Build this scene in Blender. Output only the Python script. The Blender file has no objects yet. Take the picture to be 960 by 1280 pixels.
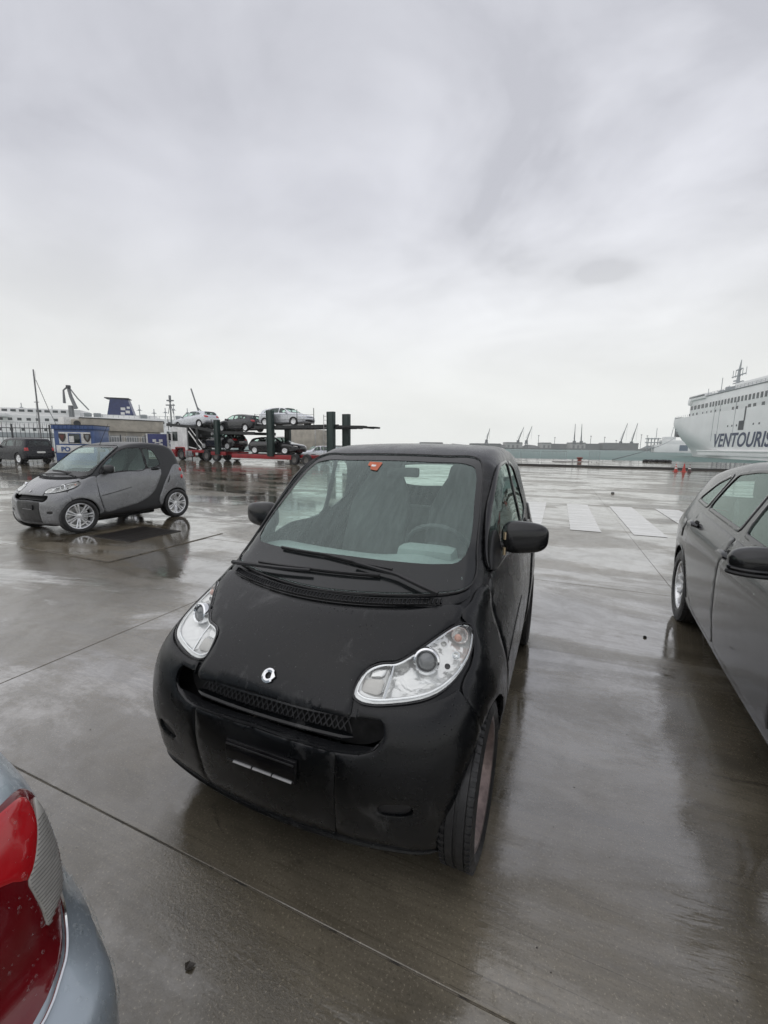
import bpy, bmesh, math, random
import numpy as np
from mathutils import Vector, Matrix, Euler
from mathutils.geometry import delaunay_2d_cdt

SC = bpy.context.scene
COL = SC.collection
R = math.radians
rng = np.random.default_rng(7)
random.seed(7)

# ------------------------------------------------------------------ camera
CAM_H, CAM_PITCH, CAM_ROLL, CAM_F = 1.51, 9.03, 0.69, 520.0
cam_d = bpy.data.cameras.new('camera')
cam = bpy.data.objects.new('camera', cam_d)
COL.objects.link(cam)
cam.location = (0, 0, CAM_H)
cam.rotation_euler = (Matrix.Rotation(R(90 - CAM_PITCH), 3, 'X') @ Matrix.Rotation(R(CAM_ROLL), 3, 'Z')).to_euler()
cam_d.sensor_fit = 'VERTICAL'
cam_d.sensor_height = 36.0
cam_d.lens = 36.0 * CAM_F / 1280.0
cam_d.clip_start = 0.02
cam_d.clip_end = 20000
SC.camera = cam

# ------------------------------------------------------------------ exposure
SC.view_settings.view_transform = 'Standard'
SC.view_settings.look = 'None'
SC.view_settings.gamma = 1.0
SC.view_settings.use_curve_mapping = False
SC.view_settings.exposure = 0.0
SC.cycles.max_bounces = 10
SC.cycles.transparent_max_bounces = 24
SC.cycles.glossy_bounces = 5
SC.cycles.diffuse_bounces = 3
SC.cycles.transmission_bounces = 6
SC.cycles.use_denoising = True
SC.cycles.caustics_reflective = False
SC.cycles.caustics_refractive = False
SC.cycles.volume_bounces = 2

SUN_EL, SUN_ROT = R(66), R(262)
# ------------------------------------------------------------------ sky (overcast: a cloud deck over a Nishita sky)
world = bpy.data.worlds.new('World')
SC.world = world
world.use_nodes = True
wt = world.node_tree
wt.nodes.clear()
def wn(t, **k):
    n = wt.nodes.new(t)
    for a, b in k.items(): setattr(n, a, b)
    return n
sky = wn('ShaderNodeTexSky', sky_type='NISHITA', sun_disc=False, sun_elevation=SUN_EL, sun_rotation=SUN_ROT, dust_density=5.0, air_density=1.5)
bg_sky = wn('ShaderNodeBackground'); bg_sky.inputs['Strength'].default_value = 0.06
wt.links.new(sky.outputs[0], bg_sky.inputs[0])
tc = wn('ShaderNodeTexCoord')
sep = wn('ShaderNodeSeparateXYZ'); wt.links.new(tc.outputs['Generated'], sep.inputs[0])
def wmath(op, a, b=None, c=None, clamp=False):
    n = wn('ShaderNodeMath', operation=op, use_clamp=clamp)
    for i, v in enumerate((a, b, c)):
        if v is None: continue
        if isinstance(v, (int, float)): n.inputs[i].default_value = v
        else: wt.links.new(v, n.inputs[i])
    return n.outputs[0]
# project the view direction onto a flat cloud deck: features shrink and flatten towards the horizon
zc = wmath('ADD', wmath('ABSOLUTE', sep.outputs[2]), 0.22)
cx_ = wmath('DIVIDE', sep.outputs[0], zc); cy_ = wmath('DIVIDE', sep.outputs[1], zc)
comb = wn('ShaderNodeCombineXYZ'); wt.links.new(cx_, comb.inputs[0]); wt.links.new(cy_, comb.inputs[1])
def wnoise(scale, detail, rough, dist, off):
    mp = wn('ShaderNodeMapping'); mp.inputs['Location'].default_value = off
    wt.links.new(comb.outputs[0], mp.inputs[0])
    n = wn('ShaderNodeTexNoise'); wt.links.new(mp.outputs[0], n.inputs['Vector'])
    n.inputs['Scale'].default_value = scale; n.inputs['Detail'].default_value = detail
    n.inputs['Roughness'].default_value = rough; n.inputs['Distortion'].default_value = dist
    return n.outputs[0]
n1 = wnoise(0.62, 5, 0.5, 0.5, (3.1, 0.55, 0)); n2 = wnoise(2.3, 6, 0.55, 0.4, (7.7, 2.2, 0))
mix = wmath('ADD', wmath('MULTIPLY', n1, 0.78), wmath('MULTIPLY', n2, 0.22))
# broad swells of the deck: a dull bank to the right ahead, a paler rift to its left, one small ragged cloud
def blob(az, el, sx, sz, amt):
    a, e_ = R(az), R(el); d0 = (math.sin(a) * math.cos(e_), math.cos(a) * math.cos(e_), math.sin(e_)); rt = (math.cos(a), -math.sin(a), 0); up = (-math.sin(a) * math.sin(e_), -math.cos(a) * math.sin(e_), math.cos(e_))
    def dot(v, src):
        n = wn('ShaderNodeVectorMath', operation='DOT_PRODUCT'); wt.links.new(src, n.inputs[0]); n.inputs[1].default_value = v; return n.outputs['Value']
    src = tc.outputs['Generated']; u = wmath('DIVIDE', dot(rt, src), sx); v = wmath('DIVIDE', dot(up, src), sz)
    q = wmath('ADD', wmath('ADD', wmath('POWER', wmath('ABSOLUTE', u), 2.0), wmath('POWER', wmath('ABSOLUTE', v), 2.0)), wmath('MULTIPLY', wmath('SUBTRACT', n2, .5), 5.0))
    g_ = wmath('POWER', 2.718, wmath('MULTIPLY', q, -1.0)); fwd = wmath('GREATER_THAN', dot(d0, src), 0.0)
    return wmath('MULTIPLY', wmath('MULTIPLY', g_, fwd), amt)
for b_ in (blob(18, 30, .46, .22, -.055), blob(-22, 24, .40, .18, .05), blob(-4, 9, .22, .06, .04), blob(26, 19.3, .048, .019, -.16), blob(62, 38, .4, .3, -.05), blob(-55, 35, .5, .2, -.06), blob(140, 40, .6, .3, -.06), blob(-150, 30, .6, .3, .06)):
    mix = wmath('ADD', mix, b_)
cr = wn('ShaderNodeValToRGB'); wt.links.new(mix, cr.inputs[0])
cr.color_ramp.elements[0].position = 0.38; cr.color_ramp.elements[0].color = (0.455, 0.462, 0.505, 1)
cr.color_ramp.elements[1].position = 0.62; cr.color_ramp.elements[1].color = (0.71, 0.72, 0.77, 1)
# an overcast deck thins to a pale band of rain haze at the horizon
hz = wn('ShaderNodeMapRange'); wt.links.new(wmath('ABSOLUTE', sep.outputs[2]), hz.inputs[0])
hz.inputs[1].default_value = 0.0; hz.inputs[2].default_value = 0.50; hz.interpolation_type = 'SMOOTHSTEP'
hz.inputs[3].default_value = 0.90; hz.inputs[4].default_value = 0.0
mc = wn('ShaderNodeMix', data_type='RGBA'); wt.links.new(hz.outputs[0], mc.inputs['Factor'])
wt.links.new(cr.outputs[0], mc.inputs[6]); mc.inputs[7].default_value = (0.775, 0.785, 0.755, 1)
bg_cl = wn('ShaderNodeBackground'); wt.links.new(mc.outputs[2], bg_cl.inputs[0]); bg_cl.inputs['Strength'].default_value = 1.30
ad = wn('ShaderNodeMixShader'); ad.inputs[0].default_value = 0.94
wt.links.new(bg_sky.outputs[0], ad.inputs[1]); wt.links.new(bg_cl.outputs[0], ad.inputs[2])
wo = wn('ShaderNodeOutputWorld'); wt.links.new(ad.outputs[0], wo.inputs[0])

sun_d = bpy.data.lights.new('sun', 'SUN'); sun_d.energy = 0.7; sun_d.angle = R(110); sun_d.color = (1.0, 0.97, 0.93)
sun = bpy.data.objects.new('sun', sun_d); COL.objects.link(sun)
sun.rotation_euler = Vector((math.sin(SUN_ROT) * math.cos(SUN_EL), math.cos(SUN_ROT) * math.cos(SUN_EL), math.sin(SUN_EL))).to_track_quat('Z', 'Y').to_euler()
# ------------------------------------------------------------------ scene helpers
def link(o, parent=None):
    COL.objects.link(o)
    if parent is not None: o.parent = parent
    return o
def tag(o, label=None, cat=None, group=None, kind=None):
    if label: o['label'] = label
    if cat: o['category'] = cat
    if group: o['group'] = group
    if kind: o['kind'] = kind
    return o
def empty(name, loc=(0, 0, 0), rz=0.0):
    o = bpy.data.objects.new(name, None); o.empty_display_size = 0.2
    o.location = loc; o.rotation_euler = (0, 0, rz)
    return link(o)
def finish(me, mats, smooth=True, angle=32):
    for m in (mats if isinstance(mats, (list, tuple)) else [mats]): me.materials.append(m)
    if smooth:
        me.shade_smooth()
        if angle: me.set_sharp_from_angle(angle=R(angle))
    return me
def mesh_obj(name, V, F, mat, parent=None, smooth=True, angle=32, midx=None):
    me = bpy.data.meshes.new(name)
    me.from_pydata([tuple(map(float, v)) for v in V], [], [tuple(map(int, f)) for f in F])
    if midx is not None: me.polygons.foreach_set('material_index', np.asarray(midx, dtype=np.int32))
    me.validate(); me.update()
    finish(me, mat, smooth, angle)
    return link(bpy.data.objects.new(name, me), parent)
class MB:
    """collects primitive shapes into one mesh"""
    def __init__(s): s.V = []; s.F = []
    def add(s, V, F):
        o = len(s.V); s.V += [tuple(map(float, v)) for v in V]; s.F += [tuple(int(i) + o for i in f) for f in F]; return s
    def box(s, c, d, rot=None, bev=0.0):
        hx, hy, hz = d[0] / 2, d[1] / 2, d[2] / 2
        if bev <= 0:
            V = [Vector((x * hx, y * hy, z * hz)) for x in (-1, 1) for y in (-1, 1) for z in (-1, 1)]
            F = [(0, 1, 3, 2), (4, 6, 7, 5), (0, 4, 5, 1), (2, 3, 7, 6), (0, 2, 6, 4), (1, 5, 7, 3)]
        else:
            b = min(bev, hx * .98, hy * .98, hz * .98)
            bm = bmesh.new(); bmesh.ops.create_cube(bm, size=1.0)
            for v in bm.verts: v.co = Vector((v.co.x * 2 * hx, v.co.y * 2 * hy, v.co.z * 2 * hz))
            bmesh.ops.bevel(bm, geom=bm.edges[:], offset=b, segments=2, profile=0.6, affect='EDGES')
            bm.verts.index_update(); V = [v.co.copy() for v in bm.verts]; F = [[v.index for v in f.verts] for f in bm.faces]; bm.free()
        M = rot if rot is not None else Matrix.Identity(3)
        return s.add([M @ v + Vector(c) for v in V], F)
    def tube(s, pts, r, n=8, cap=True):
        pts = [Vector(p) for p in pts]; rs = r if isinstance(r, (list, tuple)) else [r] * len(pts)
        V = []; F = []; prev = None
        for i, p in enumerate(pts):
            d = (pts[min(i + 1, len(pts) - 1)] - pts[max(i - 1, 0)]).normalized()
            a = prev if prev is not None else Vector((0, 0, 1)) if abs(d.z) < .9 else Vector((1, 0, 0))
            u = (a - d * a.dot(d)).normalized(); w = d.cross(u); prev = u
            for k in range(n):
                t = 2 * math.pi * k / n
                V.append(p + (u * math.cos(t) + w * math.sin(t)) * rs[i])
        for i in range(len(pts) - 1):
            for k in range(n):
                a = i * n + k; b = i * n + (k + 1) % n
                F.append((a, b, b + n, a + n))
        if cap:
            F.append(tuple(range(n))[::-1]); F.append(tuple(range((len(pts) - 1) * n, len(pts) * n)))
        return s.add(V, F)
    def lathe(s, prof, axis='X', c=(0, 0, 0), n=48, closed=False):
        """prof: (along axis, radius)"""
        V = []; F = []; m = len(prof)
        for k in range(n):
            t = 2 * math.pi * k / n; ct, st = math.cos(t), math.sin(t)
            for a, r in prof:
                v = {'X': (a, r * ct, r * st), 'Y': (r * ct, a, r * st), 'Z': (r * ct, r * st, a)}[axis]
                V.append(Vector(v) + Vector(c))
        for k in range(n):
            k2 = (k + 1) % n
            for i in range(m - 1 + (1 if closed else 0)):
                j = (i + 1) % m
                F.append((k * m + i, k2 * m + i, k2 * m + j, k * m + j))
        return s.add(V, F)
    def prism(s, poly, h0, h1, plane='XY', M=None):
        """extrude a 2D polygon"""
        n = len(poly)
        def p3(a, b, h): return {'XY': (a, b, h), 'XZ': (a, h, b), 'YZ': (h, a, b)}[plane]
        V = [Vector(p3(a, b, h0)) for a, b in poly] + [Vector(p3(a, b, h1)) for a, b in poly]
        if M is not None: V = [M @ v for v in V]
        F = [tuple(range(n))[::-1], tuple(range(n, 2 * n))] + [(i, (i + 1) % n, n + (i + 1) % n, n + i) for i in range(n)]
        return s.add(V, F)
    def build(s, name, mat, parent=None, smooth=True, angle=32):
        V, F = s.V, s.F
        me = bpy.data.meshes.new(name); me.from_pydata(V, [], F)
        bm = bmesh.new(); bm.from_mesh(me); bmesh.ops.recalc_face_normals(bm, faces=bm.faces[:]); bm.to_mesh(me); bm.free()
        finish(me, mat, smooth, angle)
        return link(bpy.data.objects.new(name, me), parent)
def smoothed(pts, closed=True, sub=6, sharp=()):
    """Catmull-Rom through 2D/3D points; indices in sharp stay corners"""
    P = [np.asarray(p, float) for p in pts]; n = len(P); out = []
    for i in range(n if closed else n - 1):
        p1, p2 = P[i], P[(i + 1) % n]
        p0 = P[(i - 1) % n] if (closed or i > 0) else p1
        p3 = P[(i + 2) % n] if (closed or i + 2 < n) else p2
        if i in sharp: p0 = p1
        if (i + 1) % n in sharp: p3 = p2
        d1 = max(np.linalg.norm(p2 - p1), 1e-6); d0 = max(np.linalg.norm(p1 - p0), 1e-6); d2 = max(np.linalg.norm(p3 - p2), 1e-6)
        m1 = ((p1 - p0) / d0 * .5 + (p2 - p1) / d1 * .5) * d1 if i not in sharp and (closed or i > 0) else (p2 - p1)
        m2 = ((p2 - p1) / d1 * .5 + (p3 - p2) / d2 * .5) * d1 if (i + 1) % n not in sharp and (closed or i + 2 < n) else (p2 - p1)
        for k in range(sub):
            t = k / sub; t2, t3 = t * t, t * t * t
            out.append((2 * t3 - 3 * t2 + 1) * p1 + (t3 - 2 * t2 + t) * m1 + (-2 * t3 + 3 * t2) * p2 + (t3 - t2) * m2)
    if not closed: out.append(P[-1])
    return np.array(out)
def resample(P, step, closed=True):
    P = np.asarray(P, float); Q = np.vstack([P, P[:1]]) if closed else P
    d = np.r_[0, np.cumsum(np.linalg.norm(np.diff(Q, axis=0), axis=1))]
    n = max(int(round(d[-1] / step)), 6); t = np.linspace(0, d[-1], n + 1)
    if closed: t = t[:-1]
    return np.stack([np.interp(t, d, Q[:, k]) for k in range(Q.shape[1])], 1)
def inpoly(P, poly):
    x, y = P[:, 0], P[:, 1]; c = np.zeros(len(P), bool); n = len(poly); j = n - 1
    for i in range(n):
        xi, yi = poly[i]; xj, yj = poly[j]
        if yi != yj:
            c ^= ((yi > y) != (yj > y)) & (x < (xj - xi) * (y - yi) / (yj - yi) + xi)
        j = i
    return c
def segdist(P, A, B):
    d = np.full(len(P), 1e9)
    for a, b in zip(A, B):
        ab = b - a; t = np.clip(((P - a) @ ab) / max(ab @ ab, 1e-12), 0, 1)
        d = np.minimum(d, np.hypot(*(P - (a + t[:, None] * ab)).T))
    return d
def sdf2(P, poly):
    poly = np.asarray(poly, float)
    d = segdist(P, poly, np.roll(poly, -1, 0))
    return np.where(inpoly(P, poly), -d, d)
def inset(poly, d):
    """offset a polygon inwards by d (outwards for d<0), simple vertex-normal offset"""
    P = np.asarray(poly, float); a = np.roll(P, 1, 0); b = np.roll(P, -1, 0); t = b - a
    t /= np.maximum(np.linalg.norm(t, axis=1), 1e-9)[:, None]; nrm = np.stack([-t[:, 1], t[:, 0]], 1)
    area = 0.5 * np.sum(P[:, 0] * np.roll(P[:, 1], -1) - np.roll(P[:, 0], -1) * P[:, 1])
    return P + nrm * (d if area > 0 else -d)

# ------------------------------------------------------------------ car bodies: one implicit surface per body, panels solved onto it
def tab(T, x):
    T = np.asarray(T, float); xs, ys = T[:, 0], T[:, 1]
    h = np.diff(xs); d = np.diff(ys) / h; m = np.zeros(len(xs)); m[0], m[-1] = d[0], d[-1]
    for i in range(1, len(xs) - 1):
        m[i] = 0 if d[i - 1] * d[i] <= 0 else 2 * d[i - 1] * d[i] / (d[i - 1] + d[i])
    x = np.clip(x, xs[0], xs[-1]); i = np.clip(np.searchsorted(xs, x) - 1, 0, len(xs) - 2)
    t = (x - xs[i]) / h[i]; t2, t3 = t * t, t ** 3
    return (2 * t3 - 3 * t2 + 1) * ys[i] + (t3 - 2 * t2 + t) * h[i] * m[i] + (-2 * t3 + 3 * t2) * ys[i + 1] + (t3 - t2) * h[i] * m[i + 1]
def sstep(a, b, x):
    t = np.clip((x - a) / (b - a), 0, 1); return t * t * (3 - 2 * t)
def smax(a, b, k):
    h = np.maximum(k - np.abs(a - b), 0) / k; return np.maximum(a, b) + h * h * k * .25
class Shape:
    def __init__(s, prof, plan, side, bow=((0, .2), (2, .2)), rbow=((0, .15), (2, .15)), crown=.05, k=.10, sub=8, sharp=(), ym=0.0, extra=None, res=.0125, blur=1, wfun=None):
        s.wfun = wfun
        s.plan, s.side, s.bow, s.rbow, s.crown, s.k, s.ym, s.extra = plan, side, bow, rbow, crown, k, ym, extra
        P = smoothed(prof, True, sub, sharp); s.P = P
        s.lo = P.min(0) - .55; s.hi = P.max(0) + .55; s.res = res
        ny, nz = [int(v) + 1 for v in (s.hi - s.lo) / res]
        gy = s.lo[0] + np.arange(ny) * res; gz = s.lo[1] + np.arange(nz) * res
        G = np.stack(np.meshgrid(gy, gz, indexing='ij'), -1).reshape(-1, 2)
        D = sdf2(G, P).reshape(ny, nz)
        for _ in range(blur):
            D[1:-1] = (D[:-2] + 2 * D[1:-1] + D[2:]) / 4; D[:, 1:-1] = (D[:, :-2] + 2 * D[:, 1:-1] + D[:, 2:]) / 4
        s.D = D; s.ny, s.nz = ny, nz
        s.ymin, s.ymax = P[:, 0].min(), P[:, 0].max()
    def d(s, y, z):
        a = np.clip((y - s.lo[0]) / s.res, 0, s.ny - 1.001); b = np.clip((z - s.lo[1]) / s.res, 0, s.nz - 1.001)
        i = a.astype(int); j = b.astype(int); a = a - i; b = b - j; D = s.D
        return (D[i, j] * (1 - a) + D[i + 1, j] * a) * (1 - b) + (D[i, j + 1] * (1 - a) + D[i + 1, j + 1] * a) * b
    def f(s, p):
        x, y, z = np.abs(p[..., 0]), p[..., 1], p[..., 2]
        fr = 1 - sstep(s.ymin * .75, s.ym, y); re = sstep(s.ym, s.ymax * .75, y)
        x2 = x * x
        ye = y - fr * tab(s.bow, z) * x2 + re * tab(s.rbow, z) * x2
        ze = z + s.crown * x2 * sstep(.55, .95, z)
        W = tab(s.plan, y) - tab(s.side, z)
        if s.wfun is not None: W = W - s.wfun(y, z)
        v = smax(s.d(ye, ze), (x - W) * .97, s.k if not callable(s.k) else s.k(y, z))
        if s.extra is not None: v = v + s.extra(x, y, z)
        return v
    def grad(s, p, e=.006):
        g = np.stack([s.f(p + np.eye(3)[k] * e) - s.f(p - np.eye(3)[k] * e) for k in range(3)], -1)
        return g / np.maximum(np.linalg.norm(g, axis=-1), 1e-9)[..., None]
    def solve(s, o, d, tmax, off=0.0, n=90, inside=False):
        """first crossing of f=off along o+t*d (inside: walking outwards from within)"""
        o = np.asarray(o, float); d = np.asarray(d, float); N = len(o)
        ts = np.linspace(0, tmax, n); hit = np.full(N, -1)
        fm = np.full(N, 1e9); tb = np.zeros(N)
        for i, t in enumerate(ts):
            v = s.f(o + d * t) - off
            c = (v > 0) if inside else (v < 0)
            hit = np.where((hit < 0) & c, i, hit)
            q = np.abs(v) if inside else v
            better = q < fm; fm = np.where(better, q, fm); tb = np.where(better, t, tb)
        ok = hit > 0
        a = ts[np.maximum(hit - 1, 0)]; b = ts[np.maximum(hit, 0)]
        for _ in range(14):
            m = (a + b) / 2; v = s.f(o + d * m[:, None]) - off
            c = (v > 0) if inside else (v < 0)
            b = np.where(c, m, b); a = np.where(c, a, m)
        t = np.where(ok, (a + b) / 2, tb)
        return o + d * t[:, None], ok
    def shell(s, y0, y1, zc, nu=120, nt=120, off=-.012):
        """closed surface by rays from the segment (0,y0..y1,zc)"""
        u = np.linspace(-1, 1, nu); al = np.sign(u) * np.clip((np.abs(u) - .45) / .55, 0, 1) ** 1.15 * (math.pi / 2 * .985)
        oy = y0 + (y1 - y0) * np.clip((u + .62) / 1.24, 0, 1)
        th = np.arange(nt) * 2 * math.pi / nt
        A, T = np.meshgrid(al, th, indexing='ij'); O = np.zeros((nu, nt, 3)); O[..., 1] = oy[:, None]; O[..., 2] = zc
        Dn = np.stack([np.cos(A) * np.sin(T), np.sin(A), np.cos(A) * np.cos(T)], -1)
        Q, ok = s.solve(O.reshape(-1, 3), Dn.reshape(-1, 3), 2.6, off, 110, True)
        F = [(i * nt + j, i * nt + (j + 1) % nt, (i + 1) * nt + (j + 1) % nt, (i + 1) * nt + j) for i in range(nu - 1) for j in range(nt)]
        F.append(tuple(range(nt))[::-1]); F.append(tuple((nu - 1) * nt + j for j in range(nt)))
        return Q, F
    def onto(s, P2, proj, off=0.0, side=1):
        P2 = np.asarray(P2, float); n = len(P2); z = np.zeros(n)
        if proj == 'side': o = np.stack([z + 1.35 * side, P2[:, 0], P2[:, 1]], 1); d = np.array([[-side, 0, 0]]); tm = 1.34
        elif proj == 'front': o = np.stack([P2[:, 0] * side, z + s.ymin - .4, P2[:, 1]], 1); d = np.array([[0, 1, 0]]); tm = 2.2
        elif proj == 'rear': o = np.stack([P2[:, 0] * side, z + s.ymax + .4, P2[:, 1]], 1); d = np.array([[0, -1, 0]]); tm = 2.2
        else: o = np.stack([P2[:, 0] * side, P2[:, 1], z + 2.3], 1); d = np.array([[0, 0, -1]]); tm = 2.2
        return s.solve(o, np.repeat(d, n, 0), tm, off, 120)[0]
    def patch(s, name, outline, proj, mat, parent, off=.0, side=1, sp=.035, holes=(), thick=.014, lip=.004, step=.02, angle=40, clip=None):
        """a panel with its own rounded edge, solved onto the body"""
        ol = resample(outline, step); loops = [ol] + [resample(h, step) for h in holes]
        pts = []; edges = []; ring = []
        for li, L in enumerate(loops):
            b = len(pts); pts += list(L); n = len(L); edges += [(b + i, b + (i + 1) % n) for i in range(n)]
            if lip > 0: ring.append(inset(L, lip * 1.6 if li == 0 else -lip * 1.6))
        nb = len(pts)
        for L in ring:
            pts += list(L)
        lo = ol.min(0); hi = ol.max(0)
        gx = np.arange(lo[0], hi[0] + sp, sp); gy = np.arange(lo[1], hi[1] + sp, sp * .866)
        G = np.array([(a + (sp / 2 if j % 2 else 0), b) for j, b in enumerate(gy) for a in gx])
        keep = inpoly(G, ol)
        for h in loops[1:]: keep &= ~inpoly(G, h)
        G = G[keep]
        if len(G):
            dmin = np.full(len(G), 1e9)
            for L in loops: dmin = np.minimum(dmin, segdist(G, L, np.roll(L, -1, 0)))
            G = G[dmin > max(lip * 2.2, sp * .45)]; pts += list(G)
        vv, _, ff, _, _, _ = delaunay_2d_cdt([Vector((float(a), float(b))) for a, b in pts], edges, [], 0, 1e-5)
        V2 = np.array([tuple(v) for v in vv]); T = np.array([tuple(f) for f in ff if len(f) == 3])
        C = V2[T].mean(1); k = inpoly(C, ol)
        for h in loops[1:]: k &= ~inpoly(C, h)
        T = T[k]
        used = np.unique(T); rem = -np.ones(len(V2), int); rem[used] = np.arange(len(used)); V2 = V2[used]; T = rem[T]
        P3 = s.onto(V2, proj, off, side); N3 = s.grad(P3)
        cnt = {}
        for t in T:
            for a, b in ((t[0], t[1]), (t[1], t[2]), (t[2], t[0])):
                key = (min(a, b), max(a, b)); cnt.setdefault(key, []).append((a, b))
        be = [v[0] for v in cnt.values() if len(v) == 1]; bv = sorted({i for e in be for i in e})
        # orientation
        fn = np.cross(P3[T[:, 1]] - P3[T[:, 0]], P3[T[:, 2]] - P3[T[:, 0]])
        if np.sum(fn * N3[T[:, 0]]) < 0: T = T[:, ::-1]; be = [(b, a) for a, b in be]
        P3 = P3.copy()
        if lip > 0: P3[bv] -= N3[bv] * lip
        V = list(P3); F = [tuple(t) for t in T]
        if thick > 0:
            m = {}
            for i in bv: m[i] = len(V); V.append(P3[i] - N3[i] * thick)
            for a, b in be: F.append((b, a, m[a], m[b]))
        return mesh_obj(name, V, F, mat, parent, True, angle)
# ------------------------------------------------------------------ materials
class NT:
    def __init__(s, name):
        s.m = bpy.data.materials.new(name); s.m.use_nodes = True; s.t = s.m.node_tree; s.t.nodes.clear()
        s.out = s.n('ShaderNodeOutputMaterial')
    def n(s, t, **k):
        n = s.t.nodes.new(t)
        for a, b in k.items(): setattr(n, a, b)
        return n
    def l(s, a, b): s.t.links.new(a, b)
    def set(s, sock, v):
        if hasattr(v, 'is_output'): s.l(v, sock)
        elif isinstance(v, (tuple, list)) and len(v) == 3 and sock.type == 'RGBA': sock.default_value = (*v, 1)
        else: sock.default_value = v
    def pos(s, obj=True, scale=(1, 1, 1), rot=(0, 0, 0)):
        if obj: o = s.n('ShaderNodeTexCoord').outputs['Object']
        else: o = s.n('ShaderNodeNewGeometry').outputs['Position']
        mp = s.n('ShaderNodeMapping'); s.l(o, mp.inputs[0]); mp.inputs['Scale'].default_value = scale; mp.inputs['Rotation'].default_value = rot
        return mp.outputs[0]
    def noise(s, v, scale, detail=4, rough=.55, dist=0.0):
        n = s.n('ShaderNodeTexNoise'); s.l(v, n.inputs['Vector']); n.inputs['Scale'].default_value = scale
        n.inputs['Detail'].default_value = detail; n.inputs['Roughness'].default_value = rough; n.inputs['Distortion'].default_value = dist
        return n.outputs[0]
    def voro(s, v, scale, feature='F1', rnd=1.0):
        n = s.n('ShaderNodeTexVoronoi', feature=feature); s.l(v, n.inputs['Vector']); n.inputs['Scale'].default_value = scale; n.inputs['Randomness'].default_value = rnd
        return n
    def ramp(s, f, a, b, c0=0.0, c1=1.0, smooth=True):
        n = s.n('ShaderNodeMapRange', interpolation_type='SMOOTHSTEP' if smooth else 'LINEAR'); s.l(f, n.inputs[0])
        for i, v in enumerate((a, b, c0, c1)): n.inputs[i + 1].default_value = v
        return n.outputs[0]
    def math(s, op, a, b=None, clamp=False):
        n = s.n('ShaderNodeMath', operation=op, use_clamp=clamp)
        for i, v in enumerate((a, b)):
            if v is not None: s.set(n.inputs[i], v)
        return n.outputs[0]
    def mix(s, f, a, b):
        n = s.n('ShaderNodeMix', data_type='RGBA'); s.set(n.inputs[0], f); s.set(n.inputs[6], a); s.set(n.inputs[7], b); return n.outputs[2]
    def bump(s, h, strength=.2, dist=.01, normal=None):
        n = s.n('ShaderNodeBump'); s.l(h, n.inputs['Height']); n.inputs['Strength'].default_value = strength; n.inputs['Distance'].default_value = dist
        if normal is not None: s.l(normal, n.inputs['Normal'])
        return n.outputs[0]
    def bsdf(s, color=(.5, .5, .5), rough=.5, metal=0.0, ior=1.5, normal=None, coat=0.0, coat_rough=.05, spec=None, **k):
        b = s.n('ShaderNodeBsdfPrincipled')
        s.set(b.inputs['Base Color'], color); s.set(b.inputs['Roughness'], rough); s.set(b.inputs['Metallic'], metal); s.set(b.inputs['IOR'], ior)
        b.inputs['Coat Weight'].default_value = coat; b.inputs['Coat Roughness'].default_value = coat_rough
        if spec is not None: s.set(b.inputs['Specular IOR Level'], spec)
        if normal is not None: s.l(normal, b.inputs['Normal'])
        for a, v in k.items(): s.set(b.inputs[a.replace('_', ' ')], v)
        return b.outputs[0]
    def done(s, sh): s.l(sh, s.out.inputs[0]); return s.m
def plain(name, color, rough=.5, metal=0.0, ior=1.5, var=.15, scale=6.0, bump=0.0, bscale=60.0, coat=0.0, coat_rough=.05):
    """a real surface: slow tone and gloss variation, optional fine relief"""
    t = NT(name); p = t.pos(); f = t.noise(p, scale, 5, .6)
    c = t.mix(t.ramp(f, .3, .7), tuple(x * (1 - var) for x in color), tuple(min(x * (1 + var), 1) for x in color))
    r = t.ramp(t.noise(p, scale * 3.1, 4), .25, .75, max(rough * .8, .01), min(rough * 1.25, 1))
    nm = t.bump(t.noise(p, bscale, 3), bump, .004) if bump > 0 else None
    return t.done(t.bsdf(c, r, metal, ior, nm, coat, coat_rough))
def wet_paint(name, color, rough, metal=0.0, drops=.35, dscale=95.0, coat=0.0, smear=0.0, ior=1.5, coat_rough=.04, spec=None):
    """car paint standing in the rain: beads of water as relief, dull dried smears"""
    t = NT(name); p = t.pos()
    v = t.voro(p, dscale); cell = t.n('ShaderNodeSeparateColor'); t.l(v.outputs['Color'], cell.inputs[0])
    gate = t.ramp(t.noise(p, 3.2, 3), .42, .62)
    size = t.math('MULTIPLY', t.ramp(cell.outputs[0], .45, 1.0, 0.0, .38), gate)
    h = t.math('MAXIMUM', t.math('SUBTRACT', size, v.outputs['Distance']), 0.0)
    nm = t.bump(h, drops, .012)
    wet = t.ramp(h, 0, .05)
    sm = t.ramp(t.noise(t.pos(True, (1, 1, .6)), 5.5, 7, .68, .8), .56, .70)
    r0 = t.ramp(t.noise(p, 9, 5), .3, .7, rough * .85, rough * 1.15)
    r1 = t.math('ADD', t.math('MULTIPLY', r0, t.math('SUBTRACT', 1.0, wet)), t.math('MULTIPLY', wet, .06))
    c = t.mix(t.math('MULTIPLY', sm, smear), color, tuple(x * .6 + .05 for x in color)) if smear else t.mix(t.ramp(t.noise(p, 4, 4), .3, .7), tuple(x * .93 for x in color), tuple(x * 1.07 for x in color))
    return t.done(t.bsdf(c, r1, metal, ior, nm, coat, coat_rough, spec))
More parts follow.
